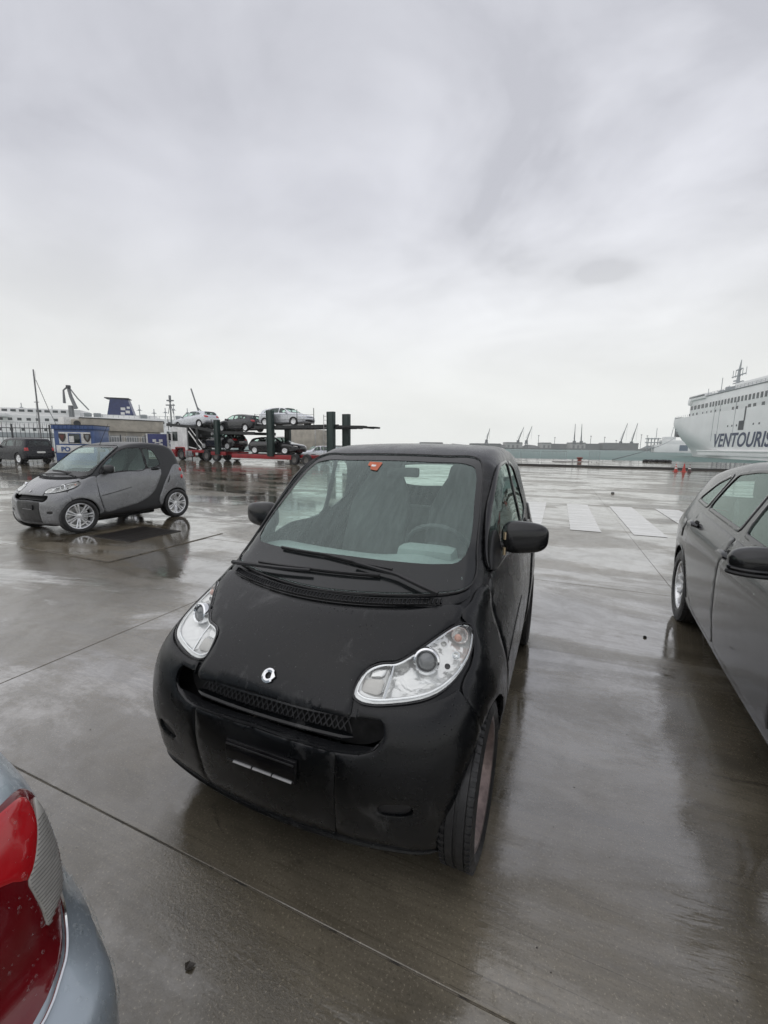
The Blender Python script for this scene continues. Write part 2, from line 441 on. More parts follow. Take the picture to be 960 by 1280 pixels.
def glass(name, tint, refl=(1, 1, 1), ior=1.6, streak=0.0, drops=.25, dscale=110.0, rough=.02, film=0.0, filmcol=(.5, .55, .55)):
    """thin pane: see-through and mirror by Fresnel; rain runs and beads as relief; film = pale colour mixed in to brighten the pane like sky glare"""
    t = NT(name); p = t.pos()
    v = t.voro(p, dscale); cell = t.n('ShaderNodeSeparateColor'); t.l(v.outputs['Color'], cell.inputs[0])
    h = t.math('MAXIMUM', t.math('SUBTRACT', t.ramp(cell.outputs[0], .5, 1.0, 0, .4), v.outputs['Distance']), 0.0)
    if streak:
        st = t.noise(t.pos(True, (1, .16, .16)), 70, 3, .6, .3)
        h = t.math('ADD', h, t.math('MULTIPLY', t.ramp(st, .35, .75), streak * t_one))
    nm = t.bump(h, drops, .01)
    fr = t.n('ShaderNodeFresnel'); t.l(t.ramp(t.n('ShaderNodeNewGeometry').outputs['Backfacing'], 0, 1, ior, 1 / ior, False), fr.inputs['IOR']); t.l(nm, fr.inputs['Normal'])   # a thin pane mirrors alike from both sides
    gl = t.n('ShaderNodeBsdfGlossy'); t.set(gl.inputs['Color'], refl); gl.inputs['Roughness'].default_value = rough; t.l(nm, gl.inputs['Normal'])
    tr = t.n('ShaderNodeBsdfTransparent'); t.set(tr.inputs['Color'], tint)
    body = tr.outputs[0]
    if film:
        df = t.n('ShaderNodeBsdfDiffuse'); t.set(df.inputs['Color'], filmcol)
        mx = t.n('ShaderNodeMixShader'); t.set(mx.inputs[0], t.ramp(t.noise(t.pos(True, (1, .12, .12)), 60, 4, .6), .3, .75, film * .5, film * 1.4)); t.l(body, mx.inputs[1]); t.l(df.outputs[0], mx.inputs[2]); body = mx.outputs[0]
    m2 = t.n('ShaderNodeMixShader'); t.l(fr.outputs[0], m2.inputs[0]); t.l(body, m2.inputs[1]); t.l(gl.outputs[0], m2.inputs[2])
    return t.done(m2.outputs[0])
t_one = 1.0
M = {}
M['satin_black'] = wet_paint('satin_black', (.0036, .0041, .0048), .27, 0, .6, 105, smear=.75, ior=1.5, coat=.05, coat_rough=.10, spec=.36)
M['gloss_black'] = wet_paint('gloss_black', (.010, .0105, .0115), .2, 0, .5, 120, smear=.15)
M['black_plastic'] = plain('black_plastic', (.014, .014, .015), .46, bump=.15, bscale=220)
M['black_gloss_trim'] = plain('black_gloss_trim', (.008, .008, .009), .1)
M['frit'] = wet_paint('frit', (.010, .0115, .012), .16, 0, .5, 130)
M['dark_void'] = plain('dark_void', (.006, .006, .006), .8)
M['rubber'] = plain('rubber', (.013, .013, .0135), .5, var=.3, scale=14, bump=.2, bscale=120)
M['chrome'] = plain('chrome', (.82, .83, .84), .07, 1.0, var=.05)
M['silver_alloy'] = plain('silver_alloy', (.84, .85, .86), .30, .7, var=.08, scale=12)
def lamp_chrome():
    t = NT('lamp_reflector'); p = t.pos(); n_ = t.noise(t.pos(True, (1, 1, 1.6)), 16, 2, .4, .6)
    a = t.bsdf((.93, .93, .925), .14, 1.0, 1.5, t.bump(n_, .22, .05)); b = t.bsdf((.86, .86, .85), .35); mx = t.n('ShaderNodeMixShader'); mx.inputs[0].default_value = .45; t.l(a, mx.inputs[1]); t.l(b, mx.inputs[2])
    return t.done(mx.outputs[0])
M['lamp_reflector'] = lamp_chrome()
M['lamp_housing'] = plain('lamp_housing', (.62, .62, .61), .3, .6, var=.1, scale=20)
M['amber'] = plain('amber', (.72, .42, .34), .25)
M['red_lens'] = plain('red_lens', (.46, .010, .015), .12, coat=.6)
M['white_lens'] = plain('white_lens', (.62, .60, .57), .14, coat=.5)
M['seat_fabric'] = plain('seat_fabric', (.075, .081, .082), .85, var=.2, bump=.3, bscale=180)
M['dash_grey'] = plain('dash_grey', (.28, .33, .32), .6, bump=.25, bscale=260)
M['seat_pale'] = plain('seat_pale', (.18, .185, .185), .8)
M['cabin_lining'] = plain('cabin_lining', (.20, .205, .205), .85)
M['windscreen'] = glass('windscreen', (.86, .97, .93), (.86, 1.0, .96), 1.75, streak=.14, drops=.16, rough=.02, film=.05, filmcol=(.60, .76, .72))  # teal film colour stands in for sky reflected in the glass
M['side_glass'] = glass('side_glass', (.80, .93, .88), (.85, 1, .94), 1.7, drops=.2)
M['dark_glass'] = glass('dark_glass', (.16, .19, .19), (.95, 1, 1), 1.6, drops=.1)
M['clear_lens'] = glass('clear_lens', (.93, .94, .93), (1, 1, 1), 1.5, drops=.12, dscale=160, rough=.01)
M['rusty_steel'] = plain('rusty_steel', (.19, .145, .135), .38, .6, var=.35, scale=18, bump=.2)
M['primer_steel'] = plain('primer_steel', (.36, .30, .285), .45, .3, var=.15, scale=10)
M['steel'] = plain('steel', (.45, .45, .45), .3, 1.0)
M['brass'] = plain('brass', (.62, .50, .33), .3, .8)
M['orange_print'] = plain('orange_print', (.50, .11, .04), .5)
M['white_print'] = plain('white_print', (.72, .72, .70), .5)
M['dark_glass_lens'] = plain('dark_glass_lens', (.17, .18, .185), .08, ior=1.8)
M['grey_paint'] = wet_paint('grey_paint', (.215, .22, .226), .26, 0.25, .15, 120, coat=.35)
M['dark_cell'] = wet_paint('dark_cell', (.028, .029, .031), .34, 0.2, .4, 120)
M['grey_lower'] = plain('grey_lower', (.014, .0145, .015), .42)
M['golf_grey'] = wet_paint('golf_grey', (.012, .0125, .013), .17, .05, .06, 70, coat=.15)
M['silver_blue'] = wet_paint('silver_blue', (.40, .455, .50), .34, .5, .25, 130, coat=.6)
M['silver_paint'] = wet_paint('silver_paint', (.62, .64, .67), .3, .4, .2, 80, coat=.5)
M['dark_grey_paint'] = wet_paint('dark_grey_paint', (.035, .036, .04), .25, .3, .2, 80, coat=.5)
M['black_paint'] = wet_paint('black_paint', (.012, .012, .014), .18, .1, .2, 80, coat=.6)
M['navy_dark'] = wet_paint('navy_dark', (.002, .003, .008), .3, 0, .2, 80, coat=.0)
M['red_paint'] = wet_paint('red_paint', (.26, .02, .03), .3, .1, .3, 90, coat=.5)
M['white_paint'] = plain('white_paint', (.74, .74, .72), .4)
M['red_deep'] = plain('red_deep', (.13, .005, .008), .16, coat=.5)
M['white_lens_dull'] = plain('white_lens_dull', (.40, .39, .36), .22, coat=.3)
M['rib_grey'] = plain('rib_grey', (.16, .15, .14), .3)
M['water_bead'] = glass('water_bead', (.96, .97, .97), (1, 1, 1), 1.5, drops=0, rough=.0)
M['iron'] = plain('iron', (.030, .026, .023), .45, .6, var=.3, bump=.2)
M['grit'] = plain('grit', (.05, .045, .04), .6, var=.6, scale=30)
M['leaf'] = plain('leaf', (.035, .028, .02), .5)
for nm, c, r_ in (('truck_white', (.78, .78, .77), .35), ('truck_red', (.30, .018, .022), .35), ('truck_dark', (.016, .018, .018), .5), ('truck_green', (.012, .030, .026), .4), ('wheel_grey', (.16, .15, .14), .5), ('beige_panel', (.44, .41, .35), .6), ('beige_wall', (.36, .34, .30), .7),
    ('dark_grey_metal', (.045, .048, .052), .5), ('window_grey', (.22, .235, .24), .2), ('kiosk_blue', (.055, .105, .26), .4), ('crest_dark', (.05, .04, .035), .5), ('crest_red', (.12, .035, .03), .5), ('banner_blue', (.065, .075, .20), .6), ('mast_grey', (.20, .205, .21), .5),
    ('ship_white', (.82, .82, .81), .4), ('ship_grey', (.34, .36, .37), .5), ('ship_window', (.06, .07, .075), .2), ('ship_door', (.045, .05, .055), .5), ('funnel_blue', (.022, .034, .12), .4), ('letter_blue', (.020, .034, .085), .4), ('door_slate', (.10, .14, .19), .4),
    ('shore', (.13, .13, .125), .8), ('shed_pale', (.38, .375, .36), .7), ('shed_dark', (.12, .12, .12), .7), ('crane_grey', (.09, .095, .10), .6), ('steel_dull', (.30, .31, .32), .4), ('rust_red', (.20, .055, .04), .6), ('cone_red', (.45, .05, .035), .4), ('cone_dark', (.08, .035, .035), .5)):
    M[nm] = plain(nm, c, r_, 0, 1.5, .05 if nm.startswith('ship') else .18, .12 if nm.startswith('ship') else 1.2)
t_ = NT('haze'); pv = t_.n('ShaderNodeVolumePrincipled'); pv.inputs['Color'].default_value = (1, 1, 1, 1); pv.inputs['Density'].default_value = .00028; pv.inputs['Anisotropy'].default_value = 0.0
t_.l(pv.outputs[0], t_.out.inputs[1]); M['haze'] = t_.m
M['strip_grey'] = plain('strip_grey', (.30, .30, .30), .35)
# ------------------------------------------------------------------ the two-seat city car
SM_PROF = [(-1.06, .115), (-1.19, .125), (-1.258, .215), (-1.284, .32), (-1.298, .43), (-1.288, .55), (-1.258, .635), (-1.205, .705), (-1.09, .79), (-.95, .87), (-.83, .932), (-.73, .985),
           (-.56, 1.1), (-.33, 1.255), (-.12, 1.395), (0, 1.46), (.2, 1.515), (.5, 1.542), (.8, 1.528), (1.04, 1.48), (1.15, 1.4), (1.24, 1.22), (1.31, 1.02),
           (1.355, .86), (1.38, .68), (1.37, .5), (1.32, .35), (1.19, .26), (.9, .21), (.4, .19), (-.3, .19), (-.62, .18)]
SM_PLAN = [(-1.45, .57), (-1.27, .645), (-1.1, .70), (-.95, .732), (-.8, .752), (-.4, .76), (0, .765), (.5, .775), (.9, .787), (1.1, .78), (1.33, .73), (1.5, .66)]
SM_SIDE = [(.1, .06), (.2, .025), (.3, .02), (.42, .004), (.58, .0), (.75, .008), (.88, .022), (.98, .05), (1.1, .08), (1.3, .135), (1.45, .175), (1.56, .21)]
def sm_w(y, z):
    return tab([(.5, 0), (.62, .012), (.72, .04), (.85, .08), (1.0, .08), (1.2, .045), (1.42, 0)], z) * (1 - sstep(-.75, .15, y))
def sm_k(y, z): return .12 - .05 * sstep(.9, 1.4, z)
smart = Shape(SM_PROF, SM_PLAN, SM_SIDE, bow=((0, .2), (.45, .24), (.9, .28), (1.2, .26), (1.6, .2)), rbow=((0, .12), (2, .14)), crown=.06, k=sm_k, ym=.1, wfun=sm_w)
HERO = (.06, 2.475, -22.3); GREY = (-5.385, 7.95, -22.3)
def arc(c, r, a0, a1, n=14):
    return [(c[0] + r * math.cos(R(a0 + (a1 - a0) * i / n)), c[1] + r * math.sin(R(a0 + (a1 - a0) * i / n))) for i in range(n + 1)]
def mir(half):
    """closed symmetric outline from its right half listed from the bottom centre to the top centre"""
    h = [tuple(p) for p in half]; return h + [(-x, z) for x, z in reversed(h) if x > 1e-6]
def poly(pts, sub=5, sharp=()): return smoothed(pts, True, sub, sharp)
def beads(name, S, parent, mat, pts, proj, side, rad, off=0.0):
    """rain beads standing on a panel: low domes flattened against the surface"""
    Q = S.onto(pts, proj, off, side); N = S.grad(Q); V = []; F = []
    for p, n, r_ in zip(Q, N, rad):
        q = Vector(n).to_track_quat('Z', 'Y').to_matrix(); b = len(V); p = Vector(p); el = .8 + .5 * random.random()
        for rr, h in ((1.0, -.05), (.78, .38)):
            for k in range(7):
                a = 2 * math.pi * k / 7; V.append(p + q @ Vector((rr * r_ * math.cos(a), rr * r_ * el * math.sin(a), h * r_)))
        V.append(p + q @ Vector((0, 0, .52 * r_)))
        for k in range(7):
            k2 = (k + 1) % 7; F.append((b + k, b + k2, b + 7 + k2, b + 7 + k)); F.append((b + 7 + k, b + 7 + k2, b + 14))
    o = mesh_obj(name, V, F, mat, parent, True, 0); o['kind'] = 'stuff'; return o
def in_region(n, outline):
    o = np.asarray(outline); lo, hi = o.min(0), o.max(0); P = lo + rng.random((n * 3, 2)) * (hi - lo); return P[inpoly(P, o)][:n]
def shell_obj(shape, name, mat, parent, y0, y1, zc, cuts, nu=150, nt=150, off=-.012):
    """closed body with openings; cuts: (outline, projection, extra test); the opening's edge is moved onto the outline"""
    V, F = shape.shell(y0, y1, zc, nu, nt, off)
    V = np.array(V); C = np.array([np.mean(V[list(f)], 0) for f in F]); kill = np.zeros(len(F), int)
    ax = {'side': [1, 2], 'front': [0, 2], 'rear': [0, 2]}
    for n, (o, pj, test) in enumerate(cuts):
        Q = C[:, ax[pj]].copy()
        kill[inpoly(Q, np.asarray(o)) & test(C) & (kill == 0)] = n + 1
    live = [f for f, k in zip(F, kill) if k == 0]
    near = {}
    for f, k in zip(F, kill):
        if k:
            for i in f: near[i] = k
    liv = {i for f in live for i in f}
    for n, (o, pj, test) in enumerate(cuts):
        idx = [i for i, k in near.items() if k == n + 1 and i in liv]
        if not idx: continue
        o = np.asarray(resample(o, .008)); P = V[idx][:, ax[pj]]
        nn = np.argmin(((P[:, None] - o[None]) ** 2).sum(-1), 1); T = o[nn]
        if pj == 'side':
            for sd in (1, -1):
                m = np.sign(V[idx][:, 0]) == sd
                if m.any():
                    q = shape.onto(T[m], 'side', off, sd); ii = np.array(idx)[m]; okk = np.linalg.norm(q - V[ii], axis=1) < .10; V[ii[okk]] = q[okk]
        else:
            q = shape.onto(T, pj, off, 1); ii = np.array(idx); okk = np.linalg.norm(q - V[ii], axis=1) < .12; V[ii[okk]] = q[okk]
    return mesh_obj(name, V, live, mat, parent, True, 60)
def tyre_prof(r, rim, w):
    h = w / 2
    return [(-h * .78, rim), (-h * .96, rim + .012), (-h * 1.02, rim + (r - rim) * .45), (-h * .97, r - .022), (-h * .86, r - .006), (-h * .6, r), (-h * .58, r - .006), (-h * .52, r - .006), (-h * .5, r),
            (-h * .1, r), (-h * .08, r - .006), (h * .08, r - .006), (h * .1, r), (h * .5, r), (h * .52, r - .006), (h * .58, r - .006), (h * .6, r), (h * .86, r - .006), (h * .97, r - .022),
            (h * 1.02, rim + (r - rim) * .45), (h * 1.0, rim + (r - rim) * .4), (h * .96, rim + .012), (h * .78, rim)]
def wheel(parent, loc, r, rim, w, style, side, mats, rz=0.0, n=56):
    """wheel > tyre, rim (outer face towards side*X)"""
    t = MB(); t.lathe(tyre_prof(r, rim, w), 'X', n=n)
    if style in ('steel', 'alloy7', 'alloy10'):
        for k in range(64):
            a = 2 * math.pi * k / 64
            for sx in (-1, 1):
                t.box((sx * w * .36, (r - .0066) * math.cos(a), (r - .0066) * math.sin(a)), (w * .16, .014, .010), Matrix.Rotation(a, 3, 'X'))
    wo = t.build('wheel', mats[0], parent); wo.location = loc; wo.rotation_euler = (0, 0, rz)
    b = MB(); s = side; h = w / 2
    b.lathe([(s * h * .72, rim + .004), (s * h * .80, rim + .004), (s * h * .84, rim - .004), (s * h * .80, rim - .014), (s * h * .55, rim - .022), (s * h * .1, rim - .032), (-s * h * .6, rim - .02), (-s * h * .75, rim + .002)], 'X', n=n)
    if style == 'steel':
        pass
    elif style == 'alloy7':
        b.lathe([(s * h * .5, .0), (s * h * .5, .028), (s * h * .4, .055), (s * h * .1, .06)], 'X', n=24)
        for k in range(7):
            for d in (-1, 1):
                a0 = 2 * math.pi * k / 7 + d * .24; a1 = 2 * math.pi * k / 7 + d * .135
                p0 = Vector((s * h * .42, .045 * math.cos(a0), .045 * math.sin(a0))); p1 = Vector((s * h * .72, (rim - .012) * math.cos(a1), (rim - .012) * math.sin(a1)))
                b.tube([p0, (p0 + p1) / 2 + Vector((s * .004, 0, 0)), p1], [.012, .0115, .017], 6)
    elif style == 'alloy10':
        b.lathe([(s * h * .5, .0), (s * h * .5, .03), (s * h * .35, .06), (s * h * .1, .065)], 'X', n=24)
        for k in range(10):
            a = 2 * math.pi * k / 10; w0, w1 = .010, .022
            tw = .12
            V = []
            for rr, ww, ax in ((.05, w0, .42), (rim * .55, w0 * 1.1, .58), (rim - .01, w1, .72)):
                aa = a + tw * rr / rim
                u = Vector((0, math.cos(aa), math.sin(aa))); q = Vector((0, -math.sin(aa), math.cos(aa)))
                V += [u * rr + q * ww + Vector((s * h * ax, 0, 0)), u * rr - q * ww + Vector((s * h * ax, 0, 0)), u * rr - q * ww * .8 + Vector((s * h * (ax - .3), 0, 0)), u * rr + q * ww * .8 + Vector((s * h * (ax - .3), 0, 0))]
            F = []
            for i in (0, 4):
                for k2 in range(4): F.append((i + k2, i + (k2 + 1) % 4, i + 4 + (k2 + 1) % 4, i + 4 + k2))
            F += [(0, 1, 2, 3), (8, 11, 10, 9)]
            b.add(V, F)
    else:
        b.lathe([(s * h * .55, .0), (s * h * .6, .04), (s * h * .45, rim * .5), (s * h * .6, rim * .85), (s * h * .7, rim)], 'X', n=24)
        for k in range(5):
            a = 2 * math.pi * k / 5
            b.box((s * h * .6, rim * .55 * math.cos(a), rim * .55 * math.sin(a)), (.02, .05, rim * .75), Matrix.Rotation(a - math.pi / 2, 3, 'X'), .005)
    ro = b.build('rim', mats[1], wo)
    if style in ('alloy7', 'alloy10', 'steel'):
        d = MB()
        if style == 'steel':
            ds = MB(); ds.lathe([(-s * h * .35, rim - .022), (-s * h * .05, rim - .040), (s * h * .10, rim * .66), (-s * h * .10, rim * .52), (-s * h * .05, .065), (s * h * .12, .040), (s * h * .12, .0)], 'X', n=n); ds.build('wheel_disc', M['primer_steel'], wo)
            for k in range(4):
                a = 2 * math.pi * k / 4 + .4; d.lathe([(-s * h * .08, .0), (s * h * .10, .0), (s * h * .10, .010), (-s * h * .08, .011)], 'X', (0, .05 * math.cos(a), .05 * math.sin(a)), 6)
            for k in range(10):
                a = 2 * math.pi * k / 10; d.lathe([(s * h * .05, 0), (s * h * .085, 0), (s * h * .085, .011), (s * h * .05, .011)], 'X', (0, rim * .74 * math.cos(a), rim * .74 * math.sin(a)), 10)
            d.build('wheel_bolt', M['black_plastic'], wo)['kind'] = 'stuff'
        else:
            d.lathe([(s * -.012, .03), (s * -.012, rim * .74), (s * -.028, rim * .74), (s * -.028, .03)], 'X', n=36)
            d.build('brake_disc', M['steel'], wo)
    return wo

SM = dict(
    ws=mir([(0, .914), (.218, .918), (.40, .924), (.52, .931), (.585, .942), (.60, .955), (.586, 1.07), (.560, 1.253), (.515, 1.425), (.49, 1.447), (.30, 1.458), (0, 1.463)]),
    ws_in=mir([(0, 1.016), (.27, 1.012), (.46, 1.013), (.525, 1.022), (.548, 1.05), (.528, 1.25), (.488, 1.398), (.465, 1.412), (.25, 1.424), (0, 1.428)]),
    hood=mir([(0, .651), (.2, .647), (.326, .643), (.321, .69), (.314, .73), (.328, .757), (.358, .772), (.394, .777), (.414, .778), (.435, .784), (.472, .804), (.518, .831), (.556, .852), (.586, .864), (.594, .885), (.582, .898), (.391, .888), (.2, .882), (0, .880)]),
    lamp=[(.318, .698), (.338, .686), (.385, .681), (.45, .687), (.516, .697), (.566, .709), (.604, .725), (.630, .745), (.644, .768), (.644, .80), (.635, .826), (.617, .843), (.590, .850), (.56, .842), (.52, .822), (.474, .795), (.435, .775), (.414, .769), (.394, .768), (.361, .763), (.333, .750), (.321, .731)],
    win=[(-.475, .985), (-.08, 1.005), (.36, 1.03), (.372, 1.22), (.355, 1.405), (.2, 1.418), (.02, 1.40), (-.14, 1.325), (-.42, 1.09)],
    qwin=[(.40, 1.405), (.52, 1.40), (.60, 1.36), (.665, 1.23), (.69, 1.105), (.66, 1.085), (.42, 1.045), (.41, 1.2)],
    door=[(-.535, .925), (-.557, .76), (-.567, .61), (-.53, .42), (-.50, .315), (-.18, .34), (.2, .42), (.43, .55), (.60, .79), (.685, 1.0), (.66, 1.035), (.38, 1.018), (-.08, .985)],
    rwin=mir([(0, 1.12), (.35, 1.125), (.44, 1.16), (.43, 1.3), (.38, 1.385), (.3, 1.40), (0, 1.41)]),
    intake=mir([(0, .556), (.2, .546), (.30, .540), (.36, .544), (.41, .562), (.442, .596), (.451, .630), (.442, .646), (.33, .644), (.2, .640), (0, .643)]),
)
AXF, AXR = -.89, .975
def wrapf_setup(shape, yc):
    base = shape.onto
    def onto(P2, proj, off=0.0, side=1):
        if proj not in ('wrapf', 'wrapr'): return base(P2, proj, off, side)
        P2 = np.asarray(P2, float); a = P2[:, 0] * side / .6; sg = -1 if proj == 'wrapf' else 1
        o = np.stack([a * 0, a * 0 + sg * yc, P2[:, 1]], 1); d = np.stack([np.sin(a), sg * np.cos(a), a * 0], 1)
        return shape.solve(o, d, 2.0, off, 160, True)[0]
    shape.onto = onto
wrapf_setup(smart, .72)
def wrap_u(x, y, yc=.72): return .6 * math.atan2(x, -(y + yc))

def build_smart(label, cat, group, pose, paint, cell, lower, wheels, steer, hero):
    e = empty('parked_car', (pose[0], pose[1], 0), R(pose[2])); tag(e, label, cat, group)
    S = smart; A = lambda p: np.abs(p[:, 0])
    wide = lambda C: A(C) > .4
    cuts = [(inset(poly(SM['ws']), .022), 'front', lambda C: (C[:, 1] < .2) & (C[:, 2] > .92)), (inset(poly(SM['win']), .010), 'side', wide), (inset(poly(SM['qwin']), .010), 'side', wide),
            (inset(poly(SM['rwin']), .03), 'rear', lambda C: C[:, 1] > .9), (arc((AXF, .285), .308, 0, 360, 60), 'side', wide), (arc((AXR, .285), .322, 0, 360, 60), 'side', wide),
            (inset(poly(SM['lamp']), .008), 'front', lambda C: C[:, 1] < -.6), (inset([(-x, z) for x, z in poly(SM['lamp'])], .008), 'front', lambda C: C[:, 1] < -.6), (inset(poly(SM['intake']), .004), 'front', lambda C: C[:, 1] < -.9)]
    shell_obj(S, 'safety_cell', M[cell], e, -.68, .80, .62, cuts)
    P = lambda *a, **k: S.patch(*a, **k)
    P('bonnet', poly(SM['hood'], 4, (2,)), 'front', M[paint], e, sp=.03, lip=.005)
    # cowl below the windscreen, with its slotted air inlet
    cow = mir([(0, .886), (.2, .888), (.391, .894), (.575, .905), (.60, .915), (.595, .936), (.52, .926), (.40, .919), (.218, .913), (0, .909)])
    P('cowl_panel', poly(cow, 4), 'front', M['black_plastic' if not hero else 'satin_black'], e, off=-.002, sp=.02, lip=.002)
    g = MB(); n = 64
    xs = np.linspace(-.505, .505, n); zl = .8915 + .010 * np.abs(xs / .5) ** 2; pl = S.onto(np.stack([xs, zl], 1), 'front', .0); pu = S.onto(np.stack([xs, zl + .0125], 1), 'front', .0)
    for a, b in zip(pl, pu):
        g.tube([Vector(a) + Vector((0, 0, .004)), Vector(b) + Vector((0, 0, .004))], .0042, 4)
    for q in (pl, pu): g.tube([Vector(v) + Vector((0, 0, .003)) for v in q[::4]], .0028, 5)
    g.build('cowl_grille', M['satin_black'], e)
    sl = poly([(x, z) for x, z in zip(xs, zl - .001)] + [(x, z) for x, z in zip(xs[::-1], zl[::-1] + .0135)], 1)
    P('inlet_shade', sl, 'front', M['dark_void'], e.children[-1], off=.0005, sp=.02, lip=0, thick=0, step=.012)  # flat dark strip standing in for the shade between the fins
    # windscreen
    wi = poly(SM['ws_in'])
    P('windscreen', poly(SM['ws']), 'front', M['windscreen'], e, off=-.004, sp=.05, lip=.0, thick=0)
    wsc = e.children[-1]
    P('frit_band', inset(poly(SM['ws']), .004), 'front', M['frit'], wsc, off=-.002, sp=.03, lip=.0, holes=[wi], thick=0)
    fb = wsc.children[-1]
    for a in (1,):
        V = S.onto(np.array([(x, z) for x, z in resample(inset(poly(SM['ws']), -.001), .02)]), 'front', .002)
        MB().tube([Vector(v) for v in V] + [Vector(V[0])], .0045, 6, cap=False).build('seal', M['rubber'], wsc)
    st = [(-.125, 1.418), (-.040, 1.416), (-.047, 1.372), (-.092, 1.378), (-.10, 1.394), (-.122, 1.398)]
    if hero:
        P('sticker', st, 'front', M['orange_print'], wsc, off=.0006, sp=.02, lip=0, thick=0, step=.01)
        P('sticker', [(-.10, 1.404), (-.068, 1.402), (-.07, 1.392), (-.098, 1.394)], 'front', M['white_print'], wsc, off=.0012, sp=.02, lip=0, thick=0, step=.01)
    # bumper wraps round the nose between the wheel arches
    ub = []
    for a in range(0, 9):
        pass
    low = [(0, .20), (.2, .20), (.4, .21), (.55, .235)]
    arcf = arc((AXF, .285), .30, 172, 112, 8)
    def ux(y): return wrap_u(.70, y)
    bum = [(0, .165), (.25, .163), (.43, .155), (ux(-1.20), .140)] + [(ux(y), z) for y, z in arcf] + [(wrap_u(.705, -1.035), .66), (wrap_u(.625, -1.03), .712), (wrap_u(.566, -1.088), .700), (wrap_u(.516, -1.124), .688), (wrap_u(.45, -1.154), .678), (wrap_u(.385, -1.176), .673), (wrap_u(.337, -1.19), .678), (wrap_u(.331, -1.2), .640), (wrap_u(.2, -1.24), .640), (0, .6445)]
    bum = [(u, z) for u, z in bum]; full = bum + [(-u, z) for u, z in reversed(bum) if u > 1e-6]
    uu = lambda x, z: (wrap_u(x, -1.27 + .24 * x * x), z)
    hint = [uu(x, z) for x, z in inset(poly(SM['intake']), 0.0)]
    # the opening runs up to the bonnet: the bumper's upper edge follows the lamp, then the bonnet line, then dips below the grille
    cut_low = [(0, .556), (.2, .546), (.30, .540), (.36, .544), (.41, .562), (.442, .596), (.451, .630), (.446, .648)]
    half = bum[:-2] + [(wrap_u(.331, -1.2), .654), (wrap_u(.345, -1.205), .649)] + [uu(x, z) for x, z in reversed(cut_low)]
    full = half + [(-u, z) for u, z in reversed(half) if u > 1e-6]
    ins = [uu(x, z) for x, z in [(-.288, .190), (-.14, .186), (0, .185), (.14, .186), (.288, .190), (.282, .40), (.288, .5395), (.2, .5445), (0, .553), (-.2, .5445), (-.288, .5395), (-.282, .40)]]
    fog = [uu(x, z) for x, z in poly([(.42, .355), (.48, .350), (.525, .37), (.520, .398), (.46, .394), (.425, .385)], 4)]
    fogm = [(-u, z) for u, z in fog]
    P('bumper', full, 'wrapf', M[paint], e, sp=.03, lip=.0035, holes=[ins, fog, fogm], step=.014)
    bp = e.children[-1]
    P('bumper_insert', inset(ins, .0018), 'wrapf', M[lower], bp, off=-.001, sp=.03, lip=.0025, step=.014)
    for sd in (1, -1):
        P('fog_recess', inset(fog, .002), 'wrapf', M['black_plastic'], bp, off=-.0095, side=sd, sp=.02, lip=.002, thick=.004, step=.01)
    # lower lip and the sculpted contour above it
    for zz, oo, rr in ((.185, .0, .012),):
        u = np.linspace(-.62, .62, 60); q = S.onto(np.stack([u, zz + .01 * (u / .6) ** 4], 1), 'wrapf', oo)
        MB().tube([Vector(v) for v in q], [rr * max(.05, 1 - (abs(v) / .62) ** 6) for v in u], 8).build('bumper_lip', M[lower], bp)
    # intake: ledge, recess and mesh
    mesh_in = [(x * .985, z) for x, z in poly(SM['intake'])]
    P('intake_recess', [(x * 1.02, .61 + (z - .61) * 1.3) for x, z in mesh_in], 'front', M['dark_void'], e, off=-.085, sp=.03, lip=0, thick=0)
    led = MB(); xs = np.linspace(-.43, .43, 48)
    zc = np.interp(np.abs(xs), [0, .2, .30, .36, .41, .442], [.556, .546, .540, .544, .562, .596]) - .001
    qa = S.onto(np.stack([xs, zc], 1), 'front', -.004); V = []; F = []
    for i, v in enumerate(qa):
        t_ = min(1, (1 - abs(xs[i]) / .435) * 6)
        for dy, dz in ((0, -.012), (0, .0), (.020 * t_, .004), (.040 * t_, .004), (.05 * t_, -.02)): V.append((v[0], v[1] + dy, v[2] + dz))
    for i in range(len(qa) - 1):
        for k in range(4): F.append((i * 5 + k, (i + 1) * 5 + k, (i + 1) * 5 + k + 1, i * 5 + k + 1))
    led.add(V, F).build('intake_ledge', M['gloss_black' if hero else paint], e)
    gm = MB()
    def gp(x, z):
        q = S.onto(np.array([(x, z)]), 'front', -.058)[0]; return Vector(q)
    for sgn in (1, -1):
        for k in np.arange(-.33, .34, .021):
            a = (k, .572); b = (k + sgn * .048, .642)
            if abs(b[0]) < .345: gm.tube([gp(*a), gp(*b)], .0026, 4)
    bar_ = MB(); xs = np.linspace(-.335, .335, 40); V = []; F = []
    q0 = S.onto(np.stack([xs, .578 - .06 * xs ** 2], 1), 'front', -.030)
    for i, v in enumerate(q0):
        tp = min(1.0, (1 - abs(xs[i]) / .345) * 9)
        for dy, dz in ((.006, -.010), (-.003, -.008), (-.005, -.001), (.002, .004), (.022, .005)): V.append((v[0], v[1] + .012 * (1 - tp) + dy * tp, v[2] + dz * tp))
    for i in range(len(q0) - 1):
        for k_ in range(4): F.append((i * 5 + k_, (i + 1) * 5 + k_, (i + 1) * 5 + k_ + 1, i * 5 + k_ + 1))
    bar_.add(V, F).build('grille_frame', M['satin_black' if hero else lower], e)
    gm.build('intake_mesh', M['black_plastic'], e)
